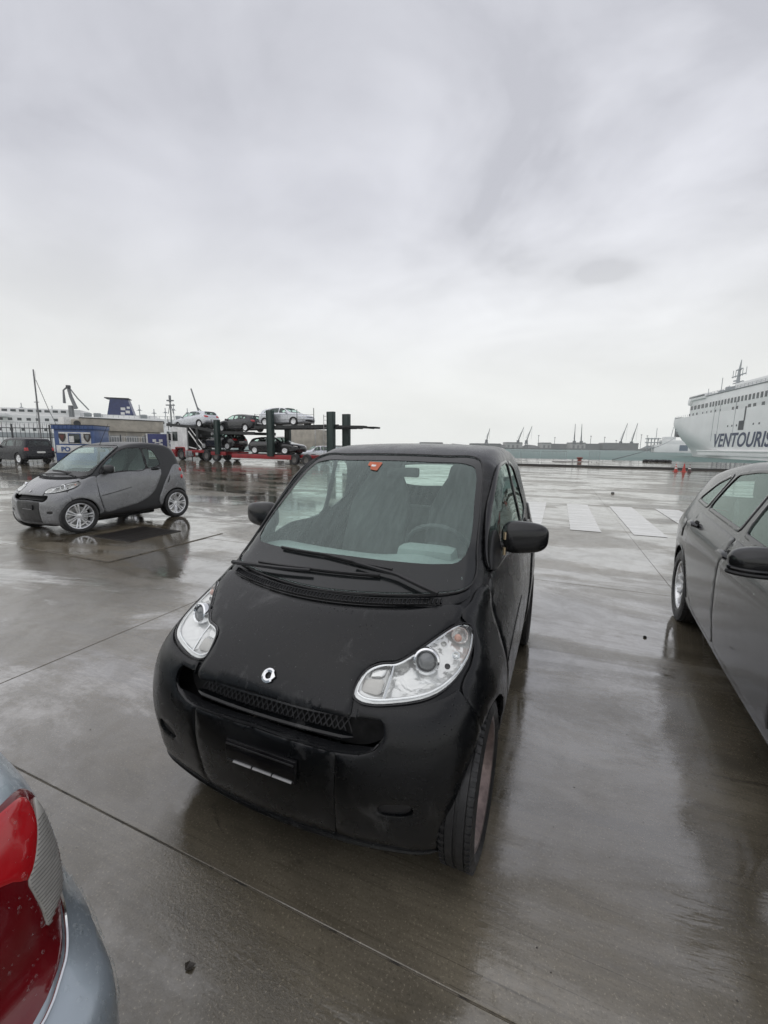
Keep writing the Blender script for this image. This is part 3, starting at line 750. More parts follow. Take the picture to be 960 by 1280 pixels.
    # sides
    for sd in (1, -1):
        k = dict(side=sd)
        fen = [(-.548, .925), (-.570, .76), (-.580, .61), (-.545, .42), (-.52, .318), (-.60, .285)] + arc((AXF, .285), .305, 8, 111, 12) + [(-1.040, .66), (-1.026, .706), (-.99, .729), (-.93, .749), (-.868, .779), (-.815, .818), (-.802, .846), (-.80, .868), (-.70, .903), (-.63, .928)]
        P('front_wing', poly(fen, 3, (5, 18)), 'side', M[paint], e, sp=.03, lip=.005, step=.014, **k)
        P('door', poly(SM['door'], 5), 'side', M[paint], e, sp=.04, lip=.005, **k)
        dr = e.children[-1]
        P('handle_shade', poly([(.475, 1.0), (.56, .985), (.64, 1.0), (.645, 1.025), (.56, 1.05), (.485, 1.03)], 4), 'side', M['dark_void'], dr, off=.0015, sp=.02, lip=0, thick=0, step=.01, **k)  # no hollow here: a dark patch on the door paints its shade
        hz = S.onto(np.array([(y, z) for y, z in ((.47, 1.012), (.52, 1.022), (.57, 1.026), (.62, 1.022), (.655, 1.012))]), 'side', .016, sd)
        MB().tube([Vector(v) for v in hz], [.008, .012, .013, .012, .008], 8).build('door_handle', M[cell], dr)
        P('rub_strip', [(-.545, .592), (-.42, .611), (-.30, .632), (-.14, .663), (.02, .697), (.025, .704), (.02, .710), (-.14, .677), (-.30, .646), (-.42, .625), (-.545, .606)], 'side', M[cell], dr, off=.003, sp=.03, lip=.002, thick=.004, step=.015, **k)
        rp = [(1.0, 1.075), (.86, .93), (.745, .78), (.64, .58), (.575, .43), (.59, .34), (.615, .30)] + arc((AXR, .285), .325, 175, 25, 14) + [(1.26, .46), (1.285, .62), (1.27, .80), (1.2, 1.0), (1.1, 1.09)]
        P('rear_wing', poly(rp, 3), 'side', M[paint], e, sp=.04, lip=.005, step=.014, **k)
        rw = e.children[-1]
        P('side_vent', poly([(.86, .89), (.80, .78), (.775, .725), (.80, .74), (.835, .81)], 3), 'side', M['dark_void'], rw, off=.002, sp=.02, lip=0, thick=0, step=.01, **k)
        for nm, key in (('door_window', 'win'), ('quarter_window', 'qwin')):
            P(nm, poly(SM[key]), 'side', M['side_glass'], e, off=-.006, sp=.06, lip=0, thick=0, **k)
            w_ = e.children[-1]
            P('window_seal', inset(poly(SM[key]), -.012), 'side', M['black_gloss_trim'], w_, off=.001, sp=.05, lip=.002, thick=.01, holes=[inset(poly(SM[key]), .008)], **k)
        # wheel arch liners
        for ay, ar in ((AXF, .316), (AXR, .326)):
            ln = MB(); pts = arc((ay, .285), ar, -12, 192, 24); m_ = len(pts)
            xo = np.minimum(np.abs(S.onto(np.array(pts), 'side', -.016, sd)[:, 0]), .70); V = [(sd * .40, y, z) for y, z in pts] + [(sd * max(xv, .41), y, z) for xv, (y, z) in zip(xo, pts)]
            ln.add(V, [(i, i + 1, m_ + i + 1, m_ + i) for i in range(m_ - 1)]); ln.add([(sd * .40, y, z) for y, z in pts], [tuple(range(m_))])
            ln.build('wheel_arch_liner', M['dark_void'], e)
        # headlight: bowl, inner pieces, lens
        ol = poly(SM['lamp'], 4)
        P('headlight', inset(ol, -.001), 'front', M['clear_lens'], e, off=-.001, side=sd, sp=.025, lip=.002, thick=0, step=.012)
        hl = e.children[-1]
        rimv = S.onto(resample(inset(ol, -.002), .010), 'front', -.002, sd)
        MB().tube([Vector(v) for v in rimv] + [Vector(rimv[0])], .0035, 6, cap=False).build('headlight_seal', M['black_gloss_trim'], hl)
        # bowl
        o1 = resample(inset(ol, .001), .012); c0 = o1.mean(0); V = []; F = []; rings = [(1.0, -.004), (.93, -.020), (.80, -.038), (.55, -.046), (.2, -.048)]
        for sc, of in rings: V += list(S.onto(c0 + (o1 - c0) * sc, 'front', of, sd))
        m_ = len(o1)
        for i in range(len(rings) - 1):
            for j in range(m_): F.append((i * m_ + j, i * m_ + (j + 1) % m_, (i + 1) * m_ + (j + 1) % m_, (i + 1) * m_ + j))
        F.append(tuple((len(rings) - 1) * m_ + j for j in range(m_)))
        mesh_obj('headlight_bowl', V, F, M['lamp_reflector'], hl, True, 50)
        chrome_rim = S.onto(resample(inset(ol, .007), .010), 'front', -.010, sd)
        MB().tube([Vector(v) for v in chrome_rim] + [Vector(chrome_rim[0])], .0042, 6, cap=False).build('headlight_bezel', M['chrome'], hl)
        def at(x, z, of): return Vector(S.onto(np.array([(x, z)]), 'front', of, sd)[0])
        def disc(name, x, z, of, prof, mat, tilt=(.25 * sd, -1, .35)):
            b = MB(); b.lathe(prof, 'Z', n=28); V = [v for v in b.V]; q = Vector(tilt).normalized().to_track_quat('Z', 'Y').to_matrix(); c = at(x, z, of)
            b.V = [tuple(q @ Vector(v) + c) for v in V]; return b.build(name, mat, hl)
        disc('projector_ring', .512, .769, -.022, [(.012, .033), (.022, .034), (.028, .039), (.024, .045), (.006, .048), (-.02, .042)], M['chrome'])
        disc('projector_lens', .512, .769, -.024, [(.010, .036), (.018, .033), (.025, .024), (.029, .012), (.030, .0)], M['dark_glass_lens'])
        disc('turn_bowl', .590, .806, -.035, [(.024, .031), (.022, .028), (.006, .022), (-.004, .008), (-.004, 0)], M['lamp_reflector'])
        disc('turn_bulb', .590, .806, -.026, [(-.004, .014), (.012, .014), (.018, .008), (.019, 0)], M['amber'])
        disc('side_light', .597, .768, -.03, [(.016, .015), (.014, .013), (.002, .008), (0, 0)], M['chrome'])
        disc('side_light', .580, .750, -.03, [(.014, .010), (.008, .009), (.004, 0)], M['black_plastic'])
        disc('trim_ring', .549, .797, -.03, [(.012, .011), (.010, .008), (.002, .006), (0, 0)], M['lamp_housing'])
        b = MB()  # the inner reflector box and its divider
        d0, d1 = [(.412, .764), (.416, .730), (.414, .690)], None
        b.tube([at(x, z, -.012) for x, z in d0], .005, 6); b.build('lamp_divider', M['chrome'], hl)
        ib = inset(poly([(.326, .697), (.36, .690), (.404, .692), (.406, .735), (.402, .758), (.365, .757), (.338, .745), (.327, .727)], 3), .002)
        P('inner_reflector', ib, 'front', M['lamp_housing'], hl, off=-.03, side=sd, sp=.02, lip=.004, thick=.01, step=.012)
        P('inner_lens', [(x, min(z, .728)) for x, z in inset(ib, .006)], 'front', M['white_lens'], hl, off=-.016, side=sd, sp=.02, lip=.003, thick=.006, step=.012)
        P('inner_mirror', [(.350, .734), (.392, .736), (.396, .750), (.362, .749), (.346, .742)], 'front', M['lamp_reflector'], hl, off=-.014, side=sd, sp=.02, lip=.003, thick=.008, step=.012)
        # tail lamps
        for zz in (.97, .83):
            c = S.onto(np.array([(1.21 if hero else 1.15, zz)]), 'side', -.03 if hero else -.016, sd)[0]
            b = MB(); b.lathe([(-.02, .046), (.010, .048), (.022, .036), (.028, .02), (.030, 0)], 'Z', n=24)
            q = Vector((sd * .62, .75, 0)).to_track_quat('Z', 'Y').to_matrix(); b.V = [tuple(q @ Vector(v) + Vector(c)) for v in b.V]
            b.build('tail_lamp', M['red_lens'], e)
        # door mirror on its arm
        c = Vector((sd * .768, -.25 if hero else -.38, 1.085 if hero else 1.05)); V = []; F = []; nu, nv = 14, 20
        for i in range(nu + 1):
            a = -math.pi / 2 + math.pi * i / nu
            for j in range(nv):
                t_ = 2 * math.pi * j / nv
                cx, cy_, cz = math.sin(a), math.cos(a) * math.cos(t_), math.cos(a) * math.sin(t_)
                px = .108 * math.copysign(abs(cx) ** .62, cx); tap = 1 - .22 * (px / .108) - .08
                V.append((c.x + sd * px, c.y + (.062 if cy_ < 0 else .04) * math.copysign(abs(cy_) ** .8, cy_) * tap, c.z + .084 * math.copysign(abs(cz) ** .6, cz) * (tap if cz > 0 else .9) + .012 * (px / .108)))
        for i in range(nu):
            for j in range(nv): F.append((i * nv + j, i * nv + (j + 1) % nv, (i + 1) * nv + (j + 1) % nv, (i + 1) * nv + j))
        mo = mesh_obj('door_mirror', V, F, M['gloss_black' if hero else cell], e, True, 60)
        MB().box((c.x, c.y + .043, c.z), (.13, .006, .09), None, .02).build('mirror_glass', M['chrome'], mo)
        root_ = Vector(S.onto(np.array([(c.y - .03, 1.04 if hero else 1.0)]), 'side', 0, sd)[0])
        MB().tube([root_, root_.lerp(c, .45) + Vector((0, 0, -.012)), c + Vector((-sd * .09, 0, -.012))], [.026, .020, .024], 10).build('mirror_arm', M['black_plastic'], mo)
        P('mirror_base', poly([(-.48, .975), (-.30, .99), (-.30, 1.08), (-.34, 1.13), (-.43, 1.06)], 3), 'side', M['black_plastic'], mo, off=.008, sp=.03, lip=.003, thick=.02, side=sd)
        if hero and sd > 0:
            for dz in (-.02, .055):
                b = MB(); q = root_ + Vector((.022, -.02, dz)); b.tube([q + Vector((0, 0, -.018)), q + Vector((0, 0, .018))], .008, 8); b.build('hinge_pin', M['brass'], mo)
        for ay, tr_, r_, rim_, w_ in ((AXF, .632, *wheels[0]), (AXR, .695, *wheels[1])):
            wheel(e, (sd * (tr_ + ((-.125 if sd < 0 else .040) if hero and ay < 0 else (-.06 if sd < 0 and ay < 0 else 0))), ay, r_), r_, rim_, w_, wheels[2], sd, (M['rubber'], M[wheels[3]]), R(steer) if ay < 0 else 0)
    # tail
    P('rear_window', poly(SM['rwin']), 'rear', M['side_glass'], e, off=-.004, sp=.06, lip=0, thick=0)
    P('frit_band', inset(poly(SM['rwin']), -.004), 'rear', M['frit'], e.children[-1], off=-.002, sp=.06, lip=0, holes=[inset(poly(SM['rwin']), .05)], thick=0)
    P('rear_bumper', poly(mir([(0, .24), (.3, .25), (.46, .29), (.5, .40), (.49, .62), (.3, .66), (0, .665)]), 4), 'wrapr', M[paint], e, sp=.05, lip=.004)
    P('tailgate', poly(mir([(0, .68), (.34, .68), (.42, .70), (.42, .98), (.40, 1.06), (0, 1.08)]), 4), 'wrapr', M[paint], e, sp=.05, lip=.004)
    # badge: a broken ring with an arrow
    b = MB(); cc = Vector(S.onto(np.array([(0.0, .706)]), 'front', .004)[0]); nrm = Vector(S.grad(np.array([cc]))[0]); q = nrm.to_track_quat('Z', 'Y').to_matrix()
    if hero:
        a = np.linspace(R(45), R(325), 30); ri, ro = .0120, .0255
        V = []; F = []
        for t_ in a:
            for rr, h in ((ri, 0), (ri, .004), ((ri + ro) / 2, .007), (ro, .004), (ro, 0)): V.append((rr * math.cos(t_), rr * math.sin(t_), h))
        for i in range(len(a) - 1):
            for k in range(4): F.append((i * 5 + k, i * 5 + k + 1, (i + 1) * 5 + k + 1, (i + 1) * 5 + k))
        b.add(V, F)
        b.add([(.009, .025, 0), (.009, .025, .006), (.029, .001, .0), (.029, .001, .006), (.014, -.019, 0), (.014, -.019, .006), (.013, .002, .007)], [(0, 1, 3, 2), (2, 3, 5, 4), (1, 6, 3), (3, 6, 5), (1, 5, 6)])
        b.V = [tuple(q @ Vector(v) + cc) for v in b.V]; b.build('badge', M['chrome'], e)
    else:
        b.lathe([(0, .024), (.004, .024), (.006, .018), (.006, 0)], 'Z', n=20); b.V = [tuple(q @ Vector(v) + cc) for v in b.V]; b.build('badge', M['steel'], e)
    # number plate holder, empty
    xa = -.135; xb = .15
    pl = MB(); c4 = [Vector(S.onto(np.array([(x, .445)]), 'front', .012)[0]) for x in (xa, xb)]
    mid = (c4[0] + c4[1]) / 2
    pl.box((0.025, -1.300, .450), (.29, .014, .082), Matrix.Rotation(R(-3), 3, 'X'), .004)
    ph = pl.build('plate_holder', M['black_gloss_trim' if hero else 'black_plastic'], e)
    for xo in (-.045, .038, .120):
        MB().box((xo, -1.3105, .420), (.076, .010, .0045), Matrix.Rotation(R(25), 3, 'X'), .001).build('plate_strip', M['strip_grey'], ph)
    for dz in (.03, -.03): MB().box((.025, -1.3085, .450 + dz), (.28, .004, .006), None, .001).build('plate_rail', M['black_plastic'], ph)
    # wipers
    for pts, arm in ((((-.328, 1.016), (-.063, 1.016), (.271, .992)), ((.10, 1.008), (.30, .984), (.489, .938))), (((-.40, .955), (-.10, .968), (.23, .973)), ((-.555, .937), (-.40, .95), (-.08, .969)))):
        bl = [Vector(v) for v in S.onto(resample(np.array(pts), .03, False), 'front', .012)]
        ar_ = [Vector(v) for v in S.onto(resample(np.array(arm), .03, False), 'front', .024)]
        w0 = MB().tube(ar_, [.007 + .004 * (i / len(ar_)) if pts[0][0] > -.39 else .011 - .004 * (i / len(ar_)) for i in range(len(ar_))], 6).build('wiper', M['black_plastic'], e)
        bb = MB().tube(bl, .0065, 6)
        bb.tube([p + Vector((0, .0, -.008)) for p in bl], .003, 5); bb.build('wiper_blade', M['rubber'], w0)
    if hero:
        for pts_, pj_, off_ in ((in_region(240, poly(SM['hood'])), 'front', .0), (in_region(300, poly(SM['ws'])), 'front', -.002), (in_region(260, [(-.45, .75), (.5, .60), (.6, .95), (-.4, .95)]), 'side', .001), (in_region(220, [(-.5, .0), (.5, .0), (.5, .8), (-.5, .8)]), 'top', -.011)):
            beads('raindrops', S, e, M['water_bead'], pts_, pj_, 1, rng.gamma(1.6, .0005, len(pts_)) + .0005, off_)
    # cabin
    for sx in (-.31, .31):
        b = MB()
        prof_ = [(.30, .36, .20, .10), (.34, .46, .22, .12), (.42, .58, .235, .12), (.55, .85, .24, .11), (.66, 1.08, .235, .095), (.73, 1.20, .19, .085), (.765, 1.29, .14, .075), (.785, 1.365, .125, .06), (.79, 1.40, .09, .035)]
        V = []; F = []; nn = 18
        for y, z, hw, hd in prof_:
            for j in range(nn):
                t_ = 2 * math.pi * j / nn; c_, s_ = math.cos(t_), math.sin(t_)
                xx = hw * math.copysign(abs(c_) ** .6, c_); yy = hd * .5 * math.copysign(abs(s_) ** .7, s_)
                V.append((sx + xx, y - .10 + yy - (.035 * (abs(xx) / hw) ** 3), z))
        for i in range(len(prof_) - 1):
            for j in range(nn): F.append((i * nn + j, i * nn + (j + 1) % nn, (i + 1) * nn + (j + 1) % nn, (i + 1) * nn + j))
        F.append(tuple(range(nn))[::-1]); F.append(tuple((len(prof_) - 1) * nn + j for j in range(nn)))
        b.add(V, F); b.build('seat', M['seat_fabric'], e)
        st_ = e.children[-1]
        MB().box((sx, .02, .40), (.46, .50, .16), None, .06).build('seat_cushion', M['seat_fabric'], st_)
    d = MB(); xs = np.linspace(-.60, .60, 25); V = []; F = []
    pr = [(-.70, .86), (-.62, .955), (-.50, .962), (-.40, .952), (-.30, .93), (-.235, .88), (-.23, .78), (-.28, .60)]
    for x in xs:
        for y, z in pr:
            hump = .035 * math.exp(-((x - .30) / .17) ** 2) * (1 if -.5 < y < -.22 else .3)
            V.append((x, y + .22 * x * x, z + hump))
    m_ = len(pr)
    for i in range(len(xs) - 1):
        for k in range(m_ - 1): F.append((i * m_ + k, i * m_ + k + 1, (i + 1) * m_ + k + 1, (i + 1) * m_ + k))
    d.add(V, F); d.build('dashboard', M['dash_grey'], e)
    b = MB(); cw = Vector((.31, -.10, .93)); q = Vector((0, .86, .5)).to_track_quat('Z', 'Y').to_matrix()
    ring = [cw + q @ Vector((.185 * math.cos(t_), .185 * math.sin(t_), 0)) for t_ in np.linspace(0, 2 * math.pi, 33)]
    b.tube(ring, .015, 8, False)
    for t_ in (R(0), R(180), R(270)):
        b.tube([cw, cw + q @ Vector((.18 * math.cos(t_), .18 * math.sin(t_), 0))], .016, 6)
    b.box(cw, (.13, .11, .04), q, .02); b.tube([cw, cw - q @ Vector((0, 0, .22))], .035, 8)
    b.build('steering_wheel', M['seat_fabric'], e)
    b = MB(); b.box((.31, -.33, .965), (.30, .16, .10), None, .048); b.build('instrument_pod', M['dash_grey'], e)
    b = MB(); b.box((.06, -.02, 1.36), (.20, .03, .055), None, .014); b.tube([(.06, -.02, 1.37), (.06, .0, 1.43)], .01, 6); b.build('rear_view_mirror', M['black_plastic'], e)
    MB().box((0, .04, .19), (1.05, 1.20, .12), None, .03).build('underbody', M['dark_void'], e)
    MB().box((0, .30, .32), (1.2, 1.5, .04)).build('cabin_floor', M['cabin_lining'], e)
    MB().box((0, 1.10, .80), (1.2, .05, .42), None, .02).build('parcel_screen', M['cabin_lining'], e)
    return e
def fil(pts, r=.035, n=5):
    """polygon with filleted corners"""
    P = [np.asarray(p, float) for p in pts]; out = []
    for i, p in enumerate(P):
        a = P[i - 1] - p; b = P[(i + 1) % len(P)] - p; la, lb = np.linalg.norm(a), np.linalg.norm(b); c = a @ b / (la * lb)
        d = min(r, .45 * la, .45 * lb) if c > -.94 else min(.3 * la, .3 * lb)
        q0, q1 = p + a / la * d, p + b / lb * d
        for k in range(n + 1):
            t = k / n; out.append((1 - t) ** 2 * q0 + 2 * t * (1 - t) * p + t * t * q1)
    return np.array(out)
# ------------------------------------------------------------------ other cars: one builder for hatchbacks, estates and saloons
def mat_swap(o, ch):
    for s in o.material_slots:
        if s.material and s.material.name in ch:
            s.link = 'OBJECT'; s.material = M[ch[s.material.name]]
def copy_tree(o, parent=None, ch=None):
    c = o.copy(); COL.objects.link(c); c.parent = parent
    if ch:
        old = [s.material for s in o.material_slots]
        for s, m in zip(c.material_slots, old):
            if m and m.name in ch: s.link = 'OBJECT'; s.material = M[ch[m.name]]
    for k in o.children: copy_tree(k, c, ch)
    return c
def build_car(name, label, cat, group, pose, S, sp, paint, hi=True, z=0.0, sides=(1, -1)):
    e = empty(name, (pose[0], pose[1], z), R(pose[2])); tag(e, label, cat, group)
    q = 1.0 if hi else 2.0; P = lambda *a, **k: S.patch(*a, **k); A = lambda C: np.abs(C[:, 0])
    yf, yr = sp['axles']; r = sp['r']; ar = sp['arch']
    wide = lambda C: A(C) > .4
    cuts = [(inset(fil(o), .010), 'side', wide) for _, o in sp['windows']]
    cuts.append((inset(fil(sp['ws']), .03), 'front', lambda C: (C[:, 1] < .3) & (C[:, 2] > sp['wsz'])))
    cuts.append((inset(fil(sp['rwin']), .03), 'rear', lambda C: (C[:, 1] > .6) & (C[:, 2] > sp['rwz'])))
    for ay in (yf, yr): cuts.append((arc((ay, r), ar, 0, 360, 60), 'side', wide))
    n = 170 if hi else 90
    shell_obj(S, 'body', M[paint], e, sp['seg'][0], sp['seg'][1], sp['zc'], cuts, n, n, -.003)
    if 'ws' in sp:
        P('windscreen', fil(sp['ws']), 'front', M['side_glass'], e, off=-.003, sp=.08 * q, lip=0, thick=0)
        P('frit_band', inset(fil(sp['ws']), -.01), 'front', M['frit'], e.children[-1], off=.0, sp=.06 * q, lip=0, thick=0, holes=[inset(fil(sp['ws']), .045)])
    P('rear_window', fil(sp['rwin']), 'rear', M[sp.get('rglass', 'side_glass')], e, off=-.003, sp=.08 * q, lip=0, thick=0)
    P('frit_band', inset(fil(sp['rwin']), -.01), 'rear', M['frit'], e.children[-1], off=.0, sp=.06 * q, lip=0, thick=0, holes=[inset(fil(sp['rwin']), .045)])
    for sd in sides:
        k = dict(side=sd)
        for nm, o in sp['windows']:
            P(nm, fil(o), 'side', M[sp.get('glass', 'side_glass')], e, off=-.006, sp=.08 * q, lip=0, thick=0, **k)
            P('window_seal', inset(fil(o), -.016), 'side', M['black_gloss_trim'], e.children[-1], off=.002, sp=.06 * q, lip=.002, thick=.012, step=.03 * q, holes=[inset(fil(o), .010)], **k)
        if hi:
            for nm, o, hd in sp['doors']:
                P(nm, fil(o), 'side', M[paint], e, off=.003, sp=.05, lip=.0022, thick=.007, step=.012, **k); d = e.children[-1]
                if hd:
                    hy, hz = hd
                    P('handle_shade', fil([(hy - .07, hz - .026), (hy + .05, hz - .030), (hy + .07, hz), (hy + .04, hz + .024), (hy - .06, hz + .024)], .02), 'side', M['dark_void'], d, off=.006, sp=.03, lip=0, thick=0, step=.012, **k)  # shade of the hollow behind the handle, laid on as a dark patch
                    hp = S.onto(np.array([(hy + t, hz + .004 - .9 * t * t) for t in np.linspace(-.115, .115, 7)]), 'side', .034, sd)
                    hp[0, 0] -= sd * .026; hp[-1, 0] -= sd * .026
                    MB().tube([Vector(v) for v in hp], [.013, .018, .021, .021, .021, .018, .013], 10).build('door_handle', M[paint], d)
            if 'flap' in sp and sd < 0:
                fy, fz = sp['flap']; P('fuel_flap', fil([(fy - .075, fz - .075), (fy + .075, fz - .075), (fy + .075, fz + .075), (fy - .075, fz + .075)], .02), 'side', M[paint], e, off=.003, sp=.04, lip=.003, thick=.008, step=.012, **k)
        for ay in (yf, yr):
            ln = MB(); pts = arc((ay, r), ar + .004, -8, 188, 20); m_ = len(pts)
            xo = np.abs(S.onto(np.array(pts), 'side', -.012, sd)[:, 0]); V = [(sd * .45, y, zz) for y, zz in pts] + [(sd * max(xv, .46), y, zz) for xv, (y, zz) in zip(xo, pts)]
            ln.add(V, [(i, i + 1, m_ + i + 1, m_ + i) for i in range(m_ - 1)]); ln.add([(sd * .45, y, zz) for y, zz in pts], [tuple(range(m_))])
            ln.build('wheel_arch_liner', M['dark_void'], e)
            if hi:
                lipv = S.onto(np.array(arc((ay, r), ar - .002, 0, 180, 40)), 'side', -.004, sd)
                MB().tube([Vector(v) for v in lipv], .009, 6).build('arch_lip', M[paint], e)
            wheel(e, (sd * sp['track'], ay, r), r, sp['rim'], sp['tw'], sp['style'] if hi else 'plain', sd, (M['rubber'], M['silver_alloy']), 0, 56 if hi else 28)
        if 'mirror' in sp:
            mx, my, mz, hl_, hh = sp['mirror']; V = []; F = []; nu, nv = (14, 24) if hi else (8, 12)
            for i in range(nu + 1):
                a = -math.pi / 2 + math.pi * i / nu
                for j in range(nv):
                    t_ = 2 * math.pi * j / nv; cx, cy_, cz = math.sin(a), math.cos(a) * math.cos(t_), math.cos(a) * math.sin(t_)
                    px = hl_ * math.copysign(abs(cx) ** .75, cx); tp = 1 - .18 * px / hl_
                    V.append((sd * (mx + px), my + (.075 if cy_ < 0 else .03) * math.copysign(abs(cy_) ** .8, cy_), mz + hh * math.copysign(abs(cz) ** .75, cz) * tp))
            for i in range(nu):
                for j in range(nv): F.append((i * nv + j, i * nv + (j + 1) % nv, (i + 1) * nv + (j + 1) % nv, (i + 1) * nv + j))
            mo = mesh_obj('door_mirror', V, F, M[paint], e, True, 60)
            if hi:
                V2 = [(v[0] + (v[0] - sd * mx) * .02, v[1] + (v[1] - my) * .05, v[2]) for v in V]
                band = MB(); pr_ = [(sd * (mx + hl_ * math.sin(a)), my - .075 * math.cos(a) ** .8 - .004, mz - hh * .42) for a in np.linspace(-1.35, 1.35, 20)]
                band.tube([Vector(v) for v in pr_], .010, 8); band.build('mirror_indicator', M['black_gloss_trim'], mo)
                b2 = MB(); b2.tube([Vector((v[0], v[1] + .008, v[2] - hh * .30)) for v in pr_], [.012] * 20, 8); b2.build('mirror_lower_shell', M['black_plastic'], mo)
                MB().box((sd * mx, my + .026, mz), (hl_ * 1.3, .006, hh * 1.2), None, .02).build('mirror_glass', M['chrome'], mo)
            rt = Vector(S.onto(np.array([(my + .06, mz - .03)]), 'side', 0, sd)[0])
            MB().tube([rt, Vector((sd * (mx - hl_ * .5), my + .01, mz - hh * .6))], .03, 8).build('mirror_arm', M['black_plastic'], mo)
        for nm, o, pj, mt, of in sp.get('lamps', ()):
            P(nm, fil(o), pj, M[mt], e, off=of, sp=.05 * q, lip=.004, thick=.012, step=.02 * q, **k)
        for o, mt, of in sp.get('side_trim', ()):
            P('side_trim', fil(o, 3), 'side', M[mt], e, off=of, sp=.08 * q, lip=.003, thick=.012, step=.03 * q, **k)
    for nm, o, pj, mt, of in sp.get('front', ()):
        P(nm, fil(o), pj, M[mt], e, off=of, sp=.06 * q, lip=.003, thick=.01, step=.03 * q)
    if 'cabin' in sp:
        y0, y1, zf, hw = sp['cabin']
        b = MB(); b.box((0, (y0 + y1) / 2, zf - .05), (hw * 1.9, y1 - y0, .06)); b.build('cabin_floor', M['cabin_lining'], e)
        for sx in (-.37, .37):
            for yy in ((y0 + y1) / 2 - .25, (y0 + y1) / 2 + .62):
                b = MB(); b.box((sx, yy, zf + .30), (.48, .5, .18), None, .06); b.box((sx, yy + .30, zf + .62), (.48, .14, .62), Matrix.Rotation(R(-14), 3, 'X'), .06); b.box((sx, yy + .39, zf + 1.0), (.26, .09, .18), None, .04)
                b.build('seat', M['seat_fabric'], e)
        b = MB(); b.box((0, y0 + .05, zf + .62), (hw * 1.9, .5, .22), None, .08); b.build('dashboard', M['black_plastic'], e)
        if hi:
            b = MB(); cw = Vector((.37, y0 + .50, zf + .72)); qq = Vector((0, .9, .45)).to_track_quat('Z', 'Y').to_matrix()
            b.tube([cw + qq @ Vector((.185 * math.cos(t_), .185 * math.sin(t_), 0)) for t_ in np.linspace(0, 2 * math.pi, 33)], .016, 8, False); b.tube([cw - qq @ Vector((.18, 0, 0)), cw + qq @ Vector((.18, 0, 0))], .02, 6)
            b.build('steering_wheel', M['black_plastic'], e)
    return e

# five-door hatchback
HB_PROF = [(-1.95, .20), (-2.12, .22), (-2.18, .34), (-2.195, .5), (-2.17, .62), (-2.08, .73), (-1.9, .83), (-1.5, .925), (-1.2, .98), (-1.02, 1.02), (-.75, 1.16), (-.4, 1.325), (-.1, 1.415), (.3, 1.452), (.8, 1.447), (1.2, 1.41),
           (1.52, 1.36), (1.70, 1.315), (1.78, 1.25), (1.90, 1.02), (1.99, .88), (2.04, .72), (2.06, .52), (2.0, .34), (1.85, .24), (1.2, .19), (0, .17), (-1.2, .17)]
HB_PLAN = [(-2.3, .60), (-2.1, .72), (-1.8, .82), (-1.4, .872), (-.8, .885), (0, .893), (.8, .893), (1.4, .885), (1.75, .86), (2.0, .79), (2.2, .70)]
HB_SIDE = [(.12, .14), (.2, .06), (.27, .025), (.36, .018), (.5, .005), (.70, .0), (.82, .004), (.87, .018), (.93, .042), (1.0, .075), (1.1, .12), (1.25, .195), (1.38, .265), (1.5, .33)]
hatch = Shape(HB_PROF, HB_PLAN, HB_SIDE, bow=((0, .22), (.6, .25), (1.0, .16), (1.5, .14)), rbow=((0, .12), (2, .12)), crown=.045, k=lambda y, z: .10 - .04 * sstep(.9, 1.3, z), ym=0.0)
HB = dict(axles=(-1.3185, 1.3185), r=.316, rim=.215, tw=.205, track=.772, arch=.362, seg=(-1.45, 1.35), zc=.66, style='alloy10',
    windows=[('door_window', [(-.70, 1.005), (-.35, 1.015), (-.02, 1.028), (.0, 1.20), (-.02, 1.365), (-.2, 1.355), (-.42, 1.27), (-.62, 1.12)]),
             ('rear_door_window', [(.10, 1.032), (.55, 1.045), (.97, 1.058), (.945, 1.2), (.89, 1.335), (.5, 1.378), (.12, 1.378), (.095, 1.2)]),
             ('quarter_window', [(1.035, 1.062), (1.25, 1.07), (1.44, 1.078), (1.40, 1.12), (1.22, 1.25), (.985, 1.325), (1.0, 1.2)])],
    doors=[('front_door', [(-.93, .90), (-.945, .6), (-.90, .33), (-.6, .30), (-.02, .30), (.035, .33), (.05, .7), (.055, .985), (-.35, .965), (-.86, .945)], (-.02, .90)),
           ('rear_door', [(.063, .985), (.058, .7), (.048, .33), (.09, .30), (.65, .30), (.80, .34), (.93, .52), (1.06, .68), (1.13, .83), (1.12, 1.005), (.6, .998)], (.99, .925))],
    ws=mir([(0, 1.04), (.5, 1.035), (.64, 1.05), (.60, 1.2), (.54, 1.37), (.3, 1.395), (0, 1.40)]), wsz=1.0,
    rwin=mir([(0, 1.03), (.45, 1.035), (.58, 1.05), (.54, 1.2), (.48, 1.27), (.3, 1.285), (0, 1.288)]), rwz=.98,
    flap=(1.40, .83), mirror=(.935, -.69, 1.015, .098, .070), cabin=(-1.0, 1.2, .22, .70),
    lamps=[('tail_lamp', [(.40, .80), (.60, .785), (.74, .80), (.79, .87), (.775, .945), (.62, .965), (.45, .94), (.40, .88)], 'rear', 'red_lens', .004),
           ('headlight', [(.42, .62), (.62, .64), (.74, .69), (.73, .735), (.60, .725), (.43, .70)], 'front', 'white_lens', .004)],
    front=[('grille', mir([(0, .62), (.38, .63), (.39, .69), (0, .69)]), 'front', 'black_plastic', .004), ('lower_intake', mir([(0, .30), (.5, .32), (.54, .44), (0, .46)]), 'front', 'black_plastic', .003),
           ('plate_recess', mir([(0, .62), (.27, .62), (.27, .74), (0, .74)]), 'rear', 'white_print', .004), ('rear_diffuser', mir([(0, .24), (.6, .26), (.66, .36), (0, .36)]), 'rear', 'black_plastic', .003)])
